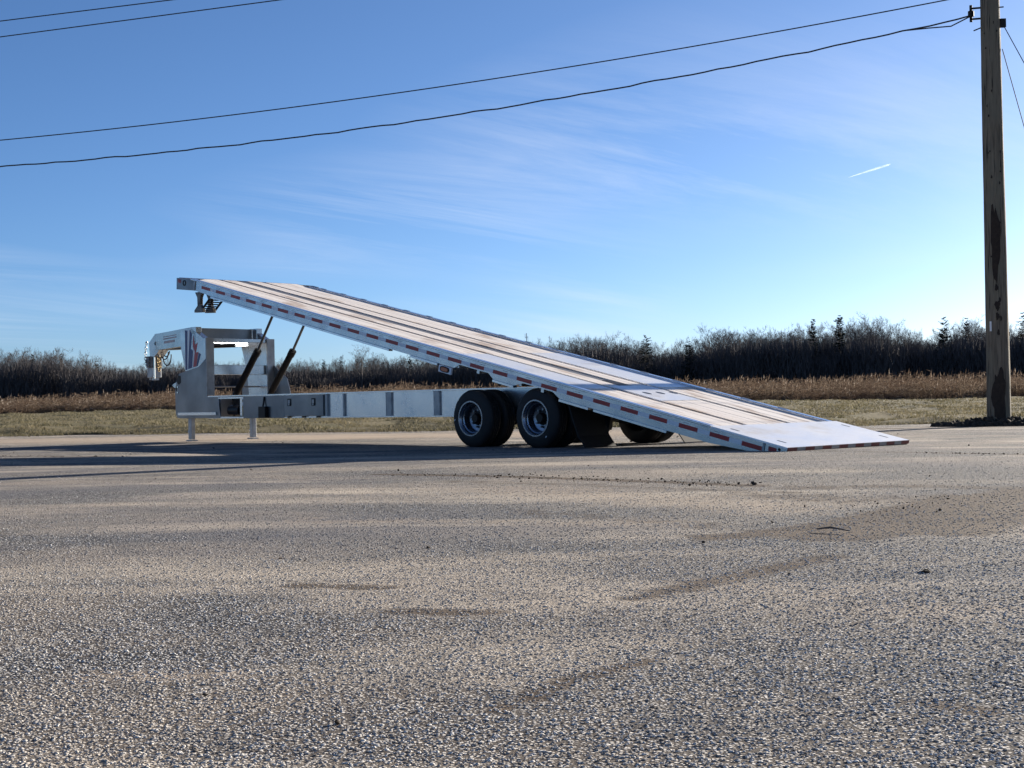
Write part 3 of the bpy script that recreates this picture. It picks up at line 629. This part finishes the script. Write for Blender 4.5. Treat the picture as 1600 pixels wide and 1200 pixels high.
# --- wheels
RT_, RR_ = .392, .235
def tyre_mesh(w):
    p_ = [(0.010, .225), (0.0, .245), (.004, .285), (.012, .33), (.022, .358), (.040, .380), (.055, .3905)]
    xs_ = [.075, .079, .081, .091, .093, .115, .117, .127, .129, .155, .157, .167, .169]
    for i, q in enumerate(xs_): p_.append((q, RT_ - (.012 if i in (2, 3, 6, 7, 10, 11) else 0)))
    p_ += [(w - .055, .3905), (w - .040, .380), (w - .022, .358), (w - .012, .33), (w - .004, .285), (w, .245), (w - .010, .225), (w - .03, .215), (.03, .215)]
    return MB().lathe(p_, (0, 0, 0), (0, -1, 0), 56).mesh('tyre', 'tyre', True)
TW = .245; tm = tyre_mesh(TW)
def rim_mesh(deep):
    p_ = [(-.004, .240), (-.004, .222), (.008, .215), (.018, .205), (.05, .200), (.058, .186), (.10, .180), (.125, .175), (deep, .17), (deep + .012, .12), (deep + .012, .035), (deep + .024, .035), (deep + .024, .125), (deep + .02, .19), (.12, .20), (.06, .21), (.02, .226), (.006, .243)]
    return MB().lathe(p_, (0, 0, 0), (0, -1, 0), 48).mesh('rim', 'rim_metal', True)
rm_out, rm_in = rim_mesh(.145), rim_mesh(.05)
hubm = MB().lathe([(0, .001), (0, .055), (.012, .065), (.06, .07), (.065, .095), (.15, .10), (.15, .001)], (0, 0, 0), (0, -1, 0), 28, False).mesh('hub', 'black_paint', True)
lugm = MB().lathe([(0, .001), (0, .014), (.03, .016), (.03, .001)], (0, 0, 0), (0, -1, 0), 6, False).mesh('lug_nut', 'galvanised')
vstem = MB().tube([(0, 0, 0), (0, .05, .01)], .005, 6).mesh('valve', 'chrome')
tmark = MB().box(-.012, .012, -.0015, .0015, -.006, .006).mesh('paint_mark', 'white_decal')
for u in (4.50, 3.27):
    for side in (0, 1):
        for pos in (0, 1):
            v_ = (.03 + pos * (TW + .03)) if side == 0 else (2.59 - .03 - pos * (TW + .03))
            e = link('wheel', None, trailer, (u, -v_, RT_ - .004))
            if side: e.rotation_euler = (0, 0, math.pi)
            link('tyre', tm, e)
            link('rim', rm_out if pos == 0 else rm_in, e)
            if pos == 0:
                link('hub', hubm, e, (0, -.075, 0))
                for k in range(8):
                    a = k * math.pi / 4 + .2; link('lug_nut', lugm, e, (.115 * math.cos(a), -.118, .115 * math.sin(a)))
                link('valve', vstem, e, (.14, -.06, -.09)).rotation_euler = (0, .4, 0)
                mk = link('paint_mark', tmark, e, (-.19, -.0015, -.24) if u < 4 else (.32, -.006, -.02)); mk.rotation_euler = (0, .9, 0)
for u in (4.50, 3.27):
    MB().tube([(u, -.30, .39), (u, -2.29, .39)], .065, 12).build('axle', 'black_paint', trailer, True)
# --- main frame
fr = MB()
for sgn in (lambda v_: -v_, lambda v_: -(2.59 - v_)):
    fr.prism([(2.1, .425), (10.79, .425), (10.79, .782), (3.75, .782), (2.1, .45)], sgn(.600), sgn(.614)); fr.box(11.56, 11.9, sgn(.600), sgn(.614), .425, .782)
    fr.prism([(3.7, .783), (11.9, .783), (11.9, .803), (3.7, .803)], sgn(.565), sgn(.68)); fr.box(2.1, 11.9, sgn(.572), sgn(.68), .405, .424)
for u in ( 4.9, 6.3, 7.4, 8.6, 9.8, 10.9): fr.box(u, u + .06, -.616, -1.974, .45, .75)
frame = fr.build('frame', 'aluminium_bright', trailer)
for u in (8.01, 6.905, 5.81):
    both(lambda g, sd: MB().box(u - (.065 if u < 8 else .02), u + (.065 if u < 8 else .02), g(.575), g(.599), .4255, .7815).build('stiffener', 'galvanised', frame))
both(lambda g, sd: MB().box(9.6, 10.79, g(.566), g(.578), .405, .775).build('cover_plate', 'aluminium_mill', frame, bevel=.002))
both(lambda g, sd: MB().box(8.42, 8.47, g(.566), g(.599), .4255, .7815).build('end_angle', 'galvanised', frame))
# suspension hangers
for u in (2.6, 3.88, 5.15): both(lambda g, sd: MB().prism([(u - .1, .42), (u + .1, .42), (u + .05, .22), (u - .05, .22)], g(.64), g(.70)).build('hanger', 'black_paint', frame))
for u in (4.5, 3.27): both(lambda g, sd: MB().prism([(u - .5, .33), (u, .26), (u + .5, .33), (u + .5, .36), (u, .31), (u - .5, .36)], g(.63), g(.70)).build('leaf_spring', 'black_paint', frame))
# --- toolbox
def toolbox(g, sd):
    tb = MB().box(8.52, 9.585, g(.558), g(.60), .435, .775).build('toolbox_door', 'aluminium_mill', trailer, bevel=.004)
    for u in (9.43, 8.77):
        l_ = MB().box(u - .05, u + .05, g(.552), g(.556), .60, .72).build('latch', 'black_paint', tb)
        MB().box(u - .028, u + .028, g(.546), g(.550), .64, .70).box(u - .018, u + .018, g(.543), g(.550), .61, .635).build('latch_handle', 'galvanised', tb)
    for u in (9.45, 9.05, 8.66): MB().box(u - .035, u + .035, g(.552), g(.60), .408, .432).build('hinge', 'black_rubber', tb)
both(toolbox)
mo = MB().box(10.05, 10.25, -.50, -.563, .41, .60).build('control_box', 'black_paint', trailer, bevel=.006)
MB().tube([(10.15, -.53, .60), (10.15, -.545, .66), (10.15, -.558, .76)], .014, 6).build('lead', 'black_rubber', mo, True)
# --- pump bay
pb = MB()
pb.box(10.79, 11.55, -.84, -.855, .42, .77)
pump = pb.build('pump_bay', 'black_paint', trailer)
for z in (.745, .405): MB().box(10.775, 11.57, -.57, -.62, z, z + .028).build('bay_edge', 'aluminium_bright', pump)
MB().lathe([(0, .001), (0, .095), (.32, .095), (.32, .001)], (11.40, -.73, .54), (-1, 0, 0), 18, False).build('tank', 'black_paint', pump, True)
MB().box(10.83, 10.95, -.64, -.76, .44, .62).build('filter_block', 'pump_yellow', pump, bevel=.01)
MB().tube([(11.02, -.68, .44), (11.03, -.66, .58), (10.99, -.65, .68), (10.90, -.65, .72), (10.82, -.66, .70)], .016, 8).build('hose', 'black_rubber', pump, True)
MB().tube([(11.25, -.68, .43), (11.25, -.68, .60), (11.3, -.7, .66)], .012, 6).build('hose', 'black_rubber', pump, True)
# --- gooseneck
low_poly = [(11.95, .803), (11.62, .803), (11.57, .79), (11.55, .60), (11.50, .41), (12.86, .41), (12.95, .43), (12.99, .50), (13.0, .90), (12.93, 1.14), (12.86, 1.22), (12.63, 1.26), (12.2, 1.325), (11.97, 1.46)]
col_poly = [(11.965, .81), (12.60, .81), (12.66, 1.25), (12.82, 1.70), (12.82, 2.03), (12.46, 2.035), (12.05, 1.835), (11.965, 1.835)]
neck = MB()
def neck_side(g):
    neck.prism(col_poly, g(.588), g(.70))
    arm = [(12.30, .588), (12.47, .588), (14.76, 1.195), (14.76, 1.29), (12.60, .71), (12.30, .71)]
    neck.prism([(a, g(b)) for a, b in arm], 1.725, 2.045, 'z')
neck_side(lambda v_: -v_); neck_side(lambda v_: -(2.59 - v_))
gn = neck.build('gooseneck', 'aluminium', trailer, bevel=.004)
def gside(g, sd):
    MB().prism(low_poly, g(.570), g(.586)).build('side_plate', 'aluminium_mill', gn, bevel=.003)
    MB().box(11.935, 11.962, g(.572), g(.73), .81, 1.835).build('column_flange', 'galvanised', gn)
    MB().box(11.62, 12.88, g(.545), g(.568), .465, .515).build('step_bar', 'aluminium_bright', gn)
    MB().prism([(12.93, 1.00), (12.965, .98), (12.97, .92), (12.945, .90)], g(.5665), g(.569)).build('slot', 'black_paint', gn)
    MB().prism([(12.93, 1.13), (12.88, 1.19), (12.80, 1.18), (12.79, 1.06), (12.86, 1.02), (12.92, 1.05)], g(.5665), g(.569)).build('slot', 'black_paint', gn)
    for z in (.98, .88): MB().lathe([(0, .001), (0, .016), (.012, .016), (.012, .001)], (12.90, g(.57), z), (0, 1 if sd == 'near' else -1, 0), 8, False).build('bolt_head', 'chrome', gn)
both(gside)
MB().prism([(11.95, .81), (11.42, .81), (11.46, .95), (11.52, 1.10), (11.76, 1.24), (11.95, 1.36)], -(2.59 - .60), -(2.59 - .585)).build('gusset_plate', 'aluminium_mill', gn)
MB().box(12.44, 12.458, -.72, -1.87, 1.80, 2.035).build('cross_panel', 'aluminium_mill', gn)
MB().box(11.97, 12.06, -.72, -1.87, 1.765, 1.83).build('cross_tube', 'aluminium', gn, bevel=.005)
MB().box(12.0, 12.09, -.72, -1.87, 1.18, 1.355).build('cross_beam', 'aluminium', gn, bevel=.005)
MB().tube([(12.15, -.80, 1.70), (12.15, -1.30, 1.715)], .035, 10).build('conduit', 'black_paint', gn, True)
MB().box(12.10, 12.2, -.72, -.80, 1.67, 1.76).build('conduit_lug', 'galvanised', gn)
MB().tube([(12.3, -.60, .97), (12.3, -1.99, .97)], .014, 8).build('tie_rod', 'galvanised', gn, True)
MB().box(12.80, 12.86, -.70, -1.89, .42, .80).build('front_cross_member', 'aluminium_mill', gn)
# front light bar poking forward
MB().prism([(13.0, .95), (13.28, .97), (13.36, 1.02), (13.30, 1.05), (13.15, 1.09), (13.0, 1.08)], -.72, -.90).build('front_bracket', 'aluminium', gn, bevel=.004)
MB().box(13.30, 13.38, -.72, -.88, .98, 1.05).build('plug_holder', 'black_rubber', gn, bevel=.01)
# head and coupler
head = MB().prism([(14.45, 2.05), (14.76, 2.05), (15.00, 1.885), (14.97, 1.62), (14.80, 1.60), (14.70, 1.66), (14.60, 1.735), (14.45, 1.74)], -1.192, -1.398).build('neck_head', 'aluminium', gn, bevel=.004)
for vv_ in (1.1895, 1.4005): MB().lathe([(-.0015, .001), (-.0015, .04), (.0015, .04), (.0015, .001)], (14.74, -vv_, 1.86), (0, 1, 0), 16, False).build('hole', 'black_paint', gn)
cp = MB().prism([(14.86, 1.62), (15.12, 1.62), (15.12, 1.40), (14.86, 1.40)], -1.19, -1.40).build('coupler', 'bracket_metal', trailer, bevel=.01)
MB().box(14.88, 15.09, -1.20, -1.39, 1.20, 1.40).build('coupler_tube', 'galvanised', cp, bevel=.008)
MB().box(14.90, 14.99, -1.24, -1.35, 1.15, 1.20).box(15.03, 15.08, -1.24, -1.35, 1.16, 1.20).build('coupler_foot', 'galvanised', cp)
MB().tube([(14.845, -1.22, 1.66), (14.845, -1.22, 1.18)], .014, 8).build('release_rod', 'chrome', cp, True)
lk = MB(); ring = [(math.cos(t_) * .020, 0, math.sin(t_) * .034) for t_ in np.linspace(0, 2 * math.pi, 11)]
lk.tube(ring, .0065, 5, False); lk_s = lk.mesh('link', 'galvanised', True); lk_g = lk.mesh('link', 'gold_zinc', True)
def chain(pts_, me, parent, name='safety_chain'):
    pts_ = [Vector(q) for q in pts_]; ch = MB().lathe([(0, .001), (0, .012), (.02, .012), (.02, .001)], pts_[0], (0, 0, 1), 8, False).build(name, 'galvanised', parent)
    acc = 0; k = 0
    for a, b in zip(pts_[:-1], pts_[1:]):
        Ln = (b - a).length; d = (b - a).normalized(); t_ = acc
        while t_ < Ln:
            o = link('link', me, ch, a + d * t_); q = d.to_track_quat('Z', 'Y'); o.rotation_mode = 'QUATERNION'
            o.rotation_quaternion = q @ Matrix.Rotation(math.pi / 2 * (k % 2) + .4, 3, 'Z').to_quaternion(); t_ += .052; k += 1
        acc = t_ - Ln
chain([(15.06, -1.18, 1.88), (15.10, -1.18, 1.75), (15.12, -1.18, 1.58), (15.08, -1.17, 1.46), (15.00, -1.17, 1.42), (14.98, -1.17, 1.52), (15.0, -1.17, 1.60)], lk_s, trailer)
chain([(14.72, -1.21, 1.62), (14.71, -1.21, 1.45), (14.70, -1.21, 1.31)], lk_g, trailer); chain([(14.65, -1.21, 1.60), (14.63, -1.21, 1.45), (14.62, -1.21, 1.34), (14.66, -1.21, 1.33), (14.68, -1.21, 1.55)], lk_g, trailer)
def loop(c, ru, rz, a0, a1, name='hose'):
    MB().tube([(c[0] + ru * math.cos(t_), -c[1], c[2] + rz * math.sin(t_)) for t_ in np.linspace(a0, a1, 18)], .011, 6).build(name, 'black_rubber', gn, True)
loop((14.42, 1.20, 1.66), .13, .12, math.pi * .95, math.pi * 2.1); loop((14.40, 1.24, 1.62), .15, .20, math.pi * .98, math.pi * 2.05); loop((14.5, 1.28, 1.70), .12, .10, math.pi, math.pi * 2)
# decals on the near and far column and arm
def decal(g, sd):
    v_ = g(.5855); v2 = g(.5865)
    def dq(poly, mat, a=v_, b=v2): MB().prism(poly, a, b).build('decal_stripe', mat, gn)
    dq([(12.66, 1.28), (12.60, 1.29), (12.58, 1.99), (12.66, 2.0)], 'navy_decal'); dq([(12.595, 1.29), (12.57, 1.295), (12.50, 2.0), (12.57, 2.0)], 'white_decal')
    dq([(12.565, 1.297), (12.44, 1.315), (12.40, 1.62), (12.47, 1.66), (12.43, 1.92), (12.49, 2.0)], 'navy_decal')
    dq([(12.43, 1.318), (12.405, 1.322), (12.36, 1.60), (12.41, 1.69), (12.395, 1.60)], 'white_decal')
    dq([(12.395, 1.325), (12.30, 1.335), (12.22, 1.60), (12.30, 1.58), (12.24, 1.76), (12.33, 1.72), (12.38, 1.90), (12.40, 1.70), (12.34, 1.60)], 'red_decal')
    dq([(12.29, 1.337), (12.25, 1.343), (12.14, 1.55), (12.21, 1.58)], 'navy_decal')
both(decal)
def arm_pt(u, z, off): # a point just outside the near face of the neck arm
    t_ = (u - 12.47) / (14.76 - 12.47); return (u, -(.588 + t_ * (1.195 - .588)) + off, z)
for (ua, ub, za, zb, mat) in ((13.35, 14.2, 1.905, 1.93, 'faded_decal'), (13.35, 14.2, 1.95, 1.965, 'faded_decal'), (13.45, 14.15, 1.83, 1.875, 'faded_decal')):
    MB().add([arm_pt(ua, za, .002), arm_pt(ub, za, .002), arm_pt(ub, zb, .002), arm_pt(ua, zb, .002)], [(0, 1, 2, 3)]).build('arm_decal', mat, gn)
# --- landing legs
def leg(g, sd):
    l_ = MB().box(12.52, 12.62, g(.60), g(.685), .03, .62).build('landing_leg', 'galvanised', trailer, bevel=.006)
    MB().box(12.48, 12.66, g(.58), g(.71), .0, .02).build('foot', 'galvanised', l_)
    MB().lathe([(0, .001), (0, .02), (.05, .02), (.05, .001)], (12.62, g(.64), .16), (1, 0, 0), 8, False).build('pin', 'chrome', l_)
both(leg)
# --- rams
for v_ in (.93, 1.66):
    a, b, c_ = Vector((11.60, -v_, .785)), Vector((10.87, -v_, 1.56)), Vector((10.41, -v_, 2.14)); d = (b - a).normalized()
    ram = MB().tube([a, b], .056, 18).build('hydraulic_ram', 'black_paint', trailer, True)
    MB().tube([b - d * .02, c_ + (c_ - b).normalized() * .1], .023, 12).build('rod', 'bracket_metal', ram, True)
    MB().tube([b - d * .09, b + d * .02], .066, 18).build('gland', 'black_paint', ram, True)
    MB().tube([a + d * .1 + Vector((-.02, .07, .02)), b - d * .1 + Vector((-.02, .07, .02))], .010, 6).build('oil_line', 'black_rubber', ram, True)
# --- mud flaps
def flap(v0_, v1_):
    m2 = MB(); m2.prism([(2.70, .62), (2.62, .40), (2.52, .16), (2.40, .015), (2.385, .02), (2.50, .16), (2.60, .40), (2.68, .62)], -v0_, -v1_); m2.build('mud_flap', 'black_rubber', trailer)
flap(.02, .60); flap(1.99, 2.57)

# --- deck (a part with its own tilted axes: x = s, y = -v, z = n)
dk = MB()
for v_ in (.55, .95, 1.64, 2.04): dk.box(.5, 12.1, -(v_ - .03), -(v_ + .03), -.16 if v_ in (.95, 1.64) else -.10, .018)
s_ = .7
while s_ < 12.1: dk.box(s_, s_ + .05, -.02, -2.57, -.09, .014); s_ += .41
dk.box(12.19, 12.25, -.05, -2.54, -.09, .052)

deck = dk.build('tilt_deck', 'aluminium', trailer); deck.location = (0, 0, S0.z); deck.rotation_euler = (0, -TAU, 0)
PIT = .4572
low = [(-.6, .045), (-.09, -.068), (.45, -.105), (2.85, -.105), (2.99, -.042), (3.53, -.042), (3.69, -.105), (4.09, -.105), (4.2, -.042), (4.78, -.042), (4.88, -.105), (11.05, -.105), (11.62, -.088)]
web = low + [(11.62, .07), (-.6, .07)]
nose = [(11.625, -.088), (12.22, -.158), (12.253, .040), (11.80, .088), (11.625, .088)]
def rail(g, sd):
    top = .07 if sd == 'near' else .0515; wb = MB(); y0_, y1_ = g(.006), g(.020)
    wb.prism([(-.6, .045), (-.09, -.068), (.45, -.105), (.45, .07), (-.6, .07)], y0_, y1_); wb.box(.4505, 11.62, y0_, y1_, -.0415, top)
    for q in ([(.4505, -.105), (2.85, -.105), (2.99, -.042), (.4505, -.042)], [(3.53, -.042), (3.69, -.105), (4.09, -.105), (4.2, -.042)], [(4.78, -.042), (4.88, -.105), (11.05, -.105), (11.62, -.088), (11.62, -.042)]): wb.prism(q, y0_, y1_)
    wb.build('side_rail', 'aluminium', deck)
    MB().box(.46, 11.80, g(-.004), g(.098), .0715 if sd == 'near' else .052, .095 if sd == 'near' else .080).build('rail_cap', 'aluminium_bright', deck, bevel=.006)
    MB().prism(nose, g(.0), g(.05)).build('rail_nose', 'aluminium_mill', deck, bevel=.004)
    for a, b in ((6.29, 11.1), (5.22, 5.82), (3.69, 4.09), (2.34, 2.85), (1.07, 2.25)):
        MB().box(a, b, g(-.012), g(.06), -.135, -.1065).build('rail_flange', 'aluminium_bright', deck)
    MB().box(11.63, 11.68, g(-.006), g(-.001), -.09, .07).build('nose_seam', 'galvanised', deck)
    MB().lathe([(-.002, .032), (-.002, .05), (.006, .05), (.006, .032)], (11.98, g(-.001), -.01), (0, 1 if sd == 'near' else -1, 0), 16).build('lashing_ring', 'black_paint', deck)
    MB().box(12.10, 12.19, g(-.004), g(-.001), -.03, .03).build('reflector_red', 'red_tape', deck)
    MB().box(-.31, -.28, g(-.002), g(.005), -.02, .07).build('tail_hinge', 'galvanised', deck)
    MB().lathe([(-.002, .001), (-.002, .017), (.002, .017), (.002, .001)], (-.50, g(.0045), .045), (0, 1, 0), 10, False).build('bolt_hole', 'black_paint', deck)
    rm = MB().box(-.1395, .1395, g(.0025), g(.0058), -.025, .025).mesh('red_strip', 'red_tape'); wm = MB().box(-.088, .088, g(.0025), g(.0058), -.025, .025).mesh('white_strip', 'white_tape')
    for i in range(26):
        link('red_strip', rm, deck, ((25 - i) * PIT - .1395, 0, 0)); 
        if i < 25: link('white_strip', wm, deck, ((25 - i) * PIT - .2793 - .0885, 0, 0))
    MB().box(-.465, -.36, g(.0025), g(.0058), .0, .05).build('red_strip', 'red_tape', deck)
    # pocket edges: short dark welds above the tape
    for k in range(27): MB().box(.32 + k * .44, .42 + k * .44, g(.0035), g(.0058), .042, .048).build('weld_mark', 'galvanised', deck)
both(rail)
for k in range(18): MB().box(1.2 + k * .6, 1.33 + k * .6, -2.555, -2.60, .0805, .0845).build('stake_pocket', 'aluminium_mill', deck)
mlm = MB().box(-.13, .13, -.004, .03, -.052, .045)
ml = mlm.build('marker_light', 'white_decal', deck, bevel=.004); ml.location = (5.035, -.004, -.157)
oval = lambda a, b: [(a * math.copysign(abs(math.cos(t_)) ** .6, math.cos(t_)), b * math.copysign(abs(math.sin(t_)) ** .8, math.sin(t_))) for t_ in np.linspace(0, 2 * math.pi, 24, endpoint=False)]
q_ = MB().prism(oval(.098, .040), .0305, .036).build('lens_ring', 'black_rubber', ml); q_ = MB().prism(oval(.072, .026), .0365, .042).build('lens', 'amber_lens', ml)
# boards
def front_s(v_): return min(12.188, 11.79 + .42 * v_ / .6) if v_ < VC else 12.188
def boards(va, vb, n, sa, sb, front):
    w = (vb - va) / n
    for k in range(n):
        a, b = va + k * w + .0018, va + (k + 1) * w - .0018; e = random.uniform(-.0015, .0015)
        fa, fb = (front_s(a), front_s(b)) if front else (sb, sb)
        MB().prism([(sa, -a), (fa, -a), (fb, -b), (sa, -b)], .018, .055 + e, 'z').build('plank', 'deck_wood', deck)
boards(.10, .795, 5, 5.105, None, True); boards(.10, .795, 5, .456, 2.695, False)
boards(.895, 1.165, 2, 2.865, None, True); boards(1.405, 1.70, 2, 2.865, None, True)
boards(1.80, 2.49, 5, 5.255, None, True); boards(1.80, 2.49, 5, .456, 2.745, False); boards(.895, 1.70, 6, .456, 1.935, False)
MB().box(2.70, 5.10, -.10, -.795, .02, .059).build('tread_plate', 'tread_plate', deck); MB().box(2.75, 5.25, -1.80, -2.49, .02, .059).build('tread_plate', 'tread_plate', deck)
MB().box(1.94, 2.86, -.897, -1.698, .02, .060).build('centre_plate', 'tread_plate', deck)
for v_ in (1.13, 1.40, 1.67):
    MB().prism([(2.38 + .075 * math.cos(t_), -v_ - .05 * math.sin(t_)) for t_ in np.linspace(0, 2 * math.pi, 20, endpoint=False)], .0603, .0612, 'z').build('lifting_hole', 'black_paint', deck)
MB().box(-.60, .452, -.001, -2.589, .0715, .0915).build('tail_plate', 'tread_plate', deck)
MB().box(-.60, .452, -.03, -2.56, .03, .071).build('tail_core', 'aluminium', deck)
for s_, v_ in ((.24, .17), (-.35, .25), (.20, 2.42), (-.38, 2.36)): MB().box(s_ - .06, s_ + .06, -(v_ - .018), -(v_ + .018), .0917, .0925).build('lashing_slot', 'black_paint', deck)
for a, b, z in ((.797, .893, .044), (1.702, 1.798, .044)): MB().box(.46, 12.15, -a, -b, .0, z).build('slot_channel', 'slot_brown', deck)
MB().box(2.87, 12.15, -1.168, -1.402, .0, .043).build('centre_channel', 'channel_dark', deck)
MB().box(2.90, 3.25, -1.20, -1.37, .0435, .054).build('winch_roller', 'bracket_metal', deck, bevel=.01)
for k in range(5): MB().box(2.93 + k * .07, 2.95 + k * .07, -1.19, -1.38, .0542, .058).build('roller_rib', 'black_paint', deck)
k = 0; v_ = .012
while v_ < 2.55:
    w_ = .182 if k % 2 == 0 else .160; MB().box(-.6045, -.6005, -v_, -(v_ + w_ - .002), .047, .0885).build('red_strip' if k % 2 == 0 else 'white_strip', 'tail_red_shade' if k % 2 == 0 else 'tail_white_shade', deck); v_ += w_; k += 1  # end tape in the two tones with painted-in shade
MB().box(-.600, -.575, -.03, -2.56, .035, .0712).build('tail_bar', 'bracket_metal', deck)
# front lock brackets and step hanging under the deck nose
for v_, du in ((.62, 0), (.85, .02)):
    zt, zb, u = 2.665, 2.305, 12.24 + du
    MB().prism([(u - .13, zt), (u + .12, zt), (u + .05, zt - .10), (u + .045, zb + .12), (u + .15, zb + .04), (u + .15, zb), (u - .13, zb - .01), (u - .12, zb + .05), (u - .05, zb + .13), (u - .055, zt - .10)], -v_, -(v_ + .06)).build('lock_bracket', 'bracket_metal', trailer, bevel=.004)
st = MB()
for v_ in (.70, .98): st.add([(12.32, -v_, 2.32), (12.32, -v_ - .03, 2.32), (12.05, -v_ - .03, 2.50), (12.05, -v_, 2.50), (12.32, -v_, 2.35), (12.32, -v_ - .03, 2.35), (12.05, -v_ - .03, 2.53), (12.05, -v_, 2.53)], [(0, 1, 2, 3), (4, 5, 6, 7), (0, 1, 5, 4), (1, 2, 6, 5), (2, 3, 7, 6), (3, 0, 4, 7)])
for k in range(6):
    f = k / 5; u, z = 12.31 - .25 * f, 2.33 + .175 * f; st.box(u - .012, u + .012, -.73, -.98, z, z + .02)
st.build('hanging_step', 'black_paint', trailer)

# ------------------------------------------------------------------ loose things on the lot
def lumps(name, pos, sizes, seed, mat):
    rnd = random.Random(seed); bm = bmesh.new()
    for (x, y), s in zip(pos, sizes):
        b2 = bmesh.ops.create_icosphere(bm, subdivisions=1, radius=s, matrix=Matrix.Translation((x, y, s * .25)) @ Matrix.Rotation(rnd.random() * 6, 4, (rnd.random(), rnd.random(), 1)) @ Matrix.Diagonal((rnd.uniform(.8, 1.6), rnd.uniform(.7, 1.3), rnd.uniform(.45, .8), 1)))
        for v_ in b2['verts']: v_.co += Vector((rnd.gauss(0, s * .15), rnd.gauss(0, s * .15), rnd.gauss(0, s * .12)))
    me = bpy.data.meshes.new(name); bm.to_mesh(me); bm.free(); me.materials.append(M[mat]); return link(name, me)
rp = random.Random(21); pos, sz = [], []
for (pts_, n, jit, smax) in [([(600, 741), (800, 745), (1000, 751), (1180, 757)], 380, .2, .010), ([(1240, 705), (1620, 710)], 160, .08, .012), ([(-20, 713), (200, 714)], 160, .1, .016), ([(1330, 800), (1540, 775)], 70, .25, .006)]:
    W_ = [gp(*q) for q in pts_]
    for k in range(n):
        i = rp.randrange(len(W_) - 1); f = rp.random(); x = W_[i][0] * (1 - f) + W_[i + 1][0] * f; y = W_[i][1] * (1 - f) + W_[i + 1][1] * f
        pos.append((x + rp.gauss(0, jit * .4), y + rp.gauss(0, jit))); sz.append(.0025 + .75 * smax * rp.random() ** 4)
for k in range(170):
    d_ = 2.5 + 22 * rp.random(); pos.append(((rp.random() * 2 - 1) * .4 * d_, d_)); sz.append((.003 + .008 * rp.random() ** 4) * (.5 + d_ / 20))
tag(lumps('soil_crumbs', pos, sz, 22, 'soil'), 'dark soil crumbs strewn along the wheel tracks on the lot', 'soil', kind='stuff')
for (x, y, s, lb) in [(1447, 895, .016, 'dark clod of soil lying alone on the right of the lot'), (669, 857, .010, 'dark clod of soil lying left of the middle of the lot'), (1177, 756, .018, 'dark clod at the right end of the crumb trail'), (438, 874, .007, 'small dark pebble on the left half of the lot')]:
    X_, Y_ = gp(x, y); tag(lumps('soil_clod', [(X_, Y_), (X_ + s * .7, Y_ + s * .4), (X_ - s * .5, Y_ + s * .3)], [s, s * .6, s * .5], x, 'soil'), lb, 'clod', 'clods on the lot')
a = gp(1276, 829); b = gp(1326, 832); tag(MB().tube([(a[0], a[1], .008), ((a[0] + b[0]) / 2, (a[1] + b[1]) / 2 + .03, .016), (b[0], b[1], .008)], [.003, .005, .002], 6).build('stick', 'bark', None, True), 'short dark stick lying on the right of the lot', 'stick')
# loose stone chips near the camera
ccol = bpy.data.collections.new('chip_kinds')
for k in range(4):
    rnd = random.Random(300 + k); bm = bmesh.new(); b2 = bmesh.ops.create_icosphere(bm, subdivisions=1, radius=1.0)
    for v_ in bm.verts: v_.co = Vector((v_.co.x * (1 + rnd.gauss(0, .14)), v_.co.y * (.8 + rnd.gauss(0, .12)), v_.co.z * .42 + rnd.gauss(0, .05)))
    me = bpy.data.meshes.new('chip_mesh'); bm.to_mesh(me); bm.free(); me.materials.append(M['chip']); ccol.objects.link(bpy.data.objects.new('chip_kind_%d' % k, me))
grid_d = np.linspace(1.6, 17, 800); pdf = (.8 * grid_d + .2) * 11000 * np.exp(-(grid_d - 1.6) / 2.4); cdf = np.cumsum(pdf); n_ch = int(cdf[-1] * (grid_d[1] - grid_d[0]))
dd = np.interp(RNG.random(n_ch), cdf / cdf[-1], grid_d)
xx = (RNG.random(len(dd)) * 2 - 1) * (.40 * dd + .1); sz_ = (.0021 + .0032 * RNG.random(len(dd)) ** 1.8) * (1 + .03 * dd); zz = .012 * np.sin(xx * .7) * np.sin(dd * .45 + 1) + .0004
chips = gn_scatter('loose_chips', np.stack([xx, dd, zz], -1), RNG.integers(0, 4, len(dd)), np.stack([RNG.normal(0, .16, len(dd)), RNG.normal(0, .16, len(dd)), RNG.random(len(dd)) * 6.28], -1), np.stack([sz_, sz_, sz_], -1), ccol)
tag(chips, 'pale grey stone chips of the lot surface in the foreground', 'gravel', kind='stuff')
# contrail
def sky_pt(x, y, D):
    d = (FW + RT * ((x - 800) / 2156.868) - UP * ((y - 600) / 2156.868)).normalized(); return d * D
a, b = sky_pt(1326, 277, 9000), sky_pt(1392, 256, 9000)
n = 14; ct = MB().tube([a.lerp(b, i / n) for i in range(n + 1)], [1 + 7 * math.sin(min(1, (i / n) * 1.15) * math.pi * .62) for i in range(n)] + [2], 12).build('contrail', 'contrail', None, True)
tag(ct, 'short white contrail in the blue sky left of the pole', 'contrail')
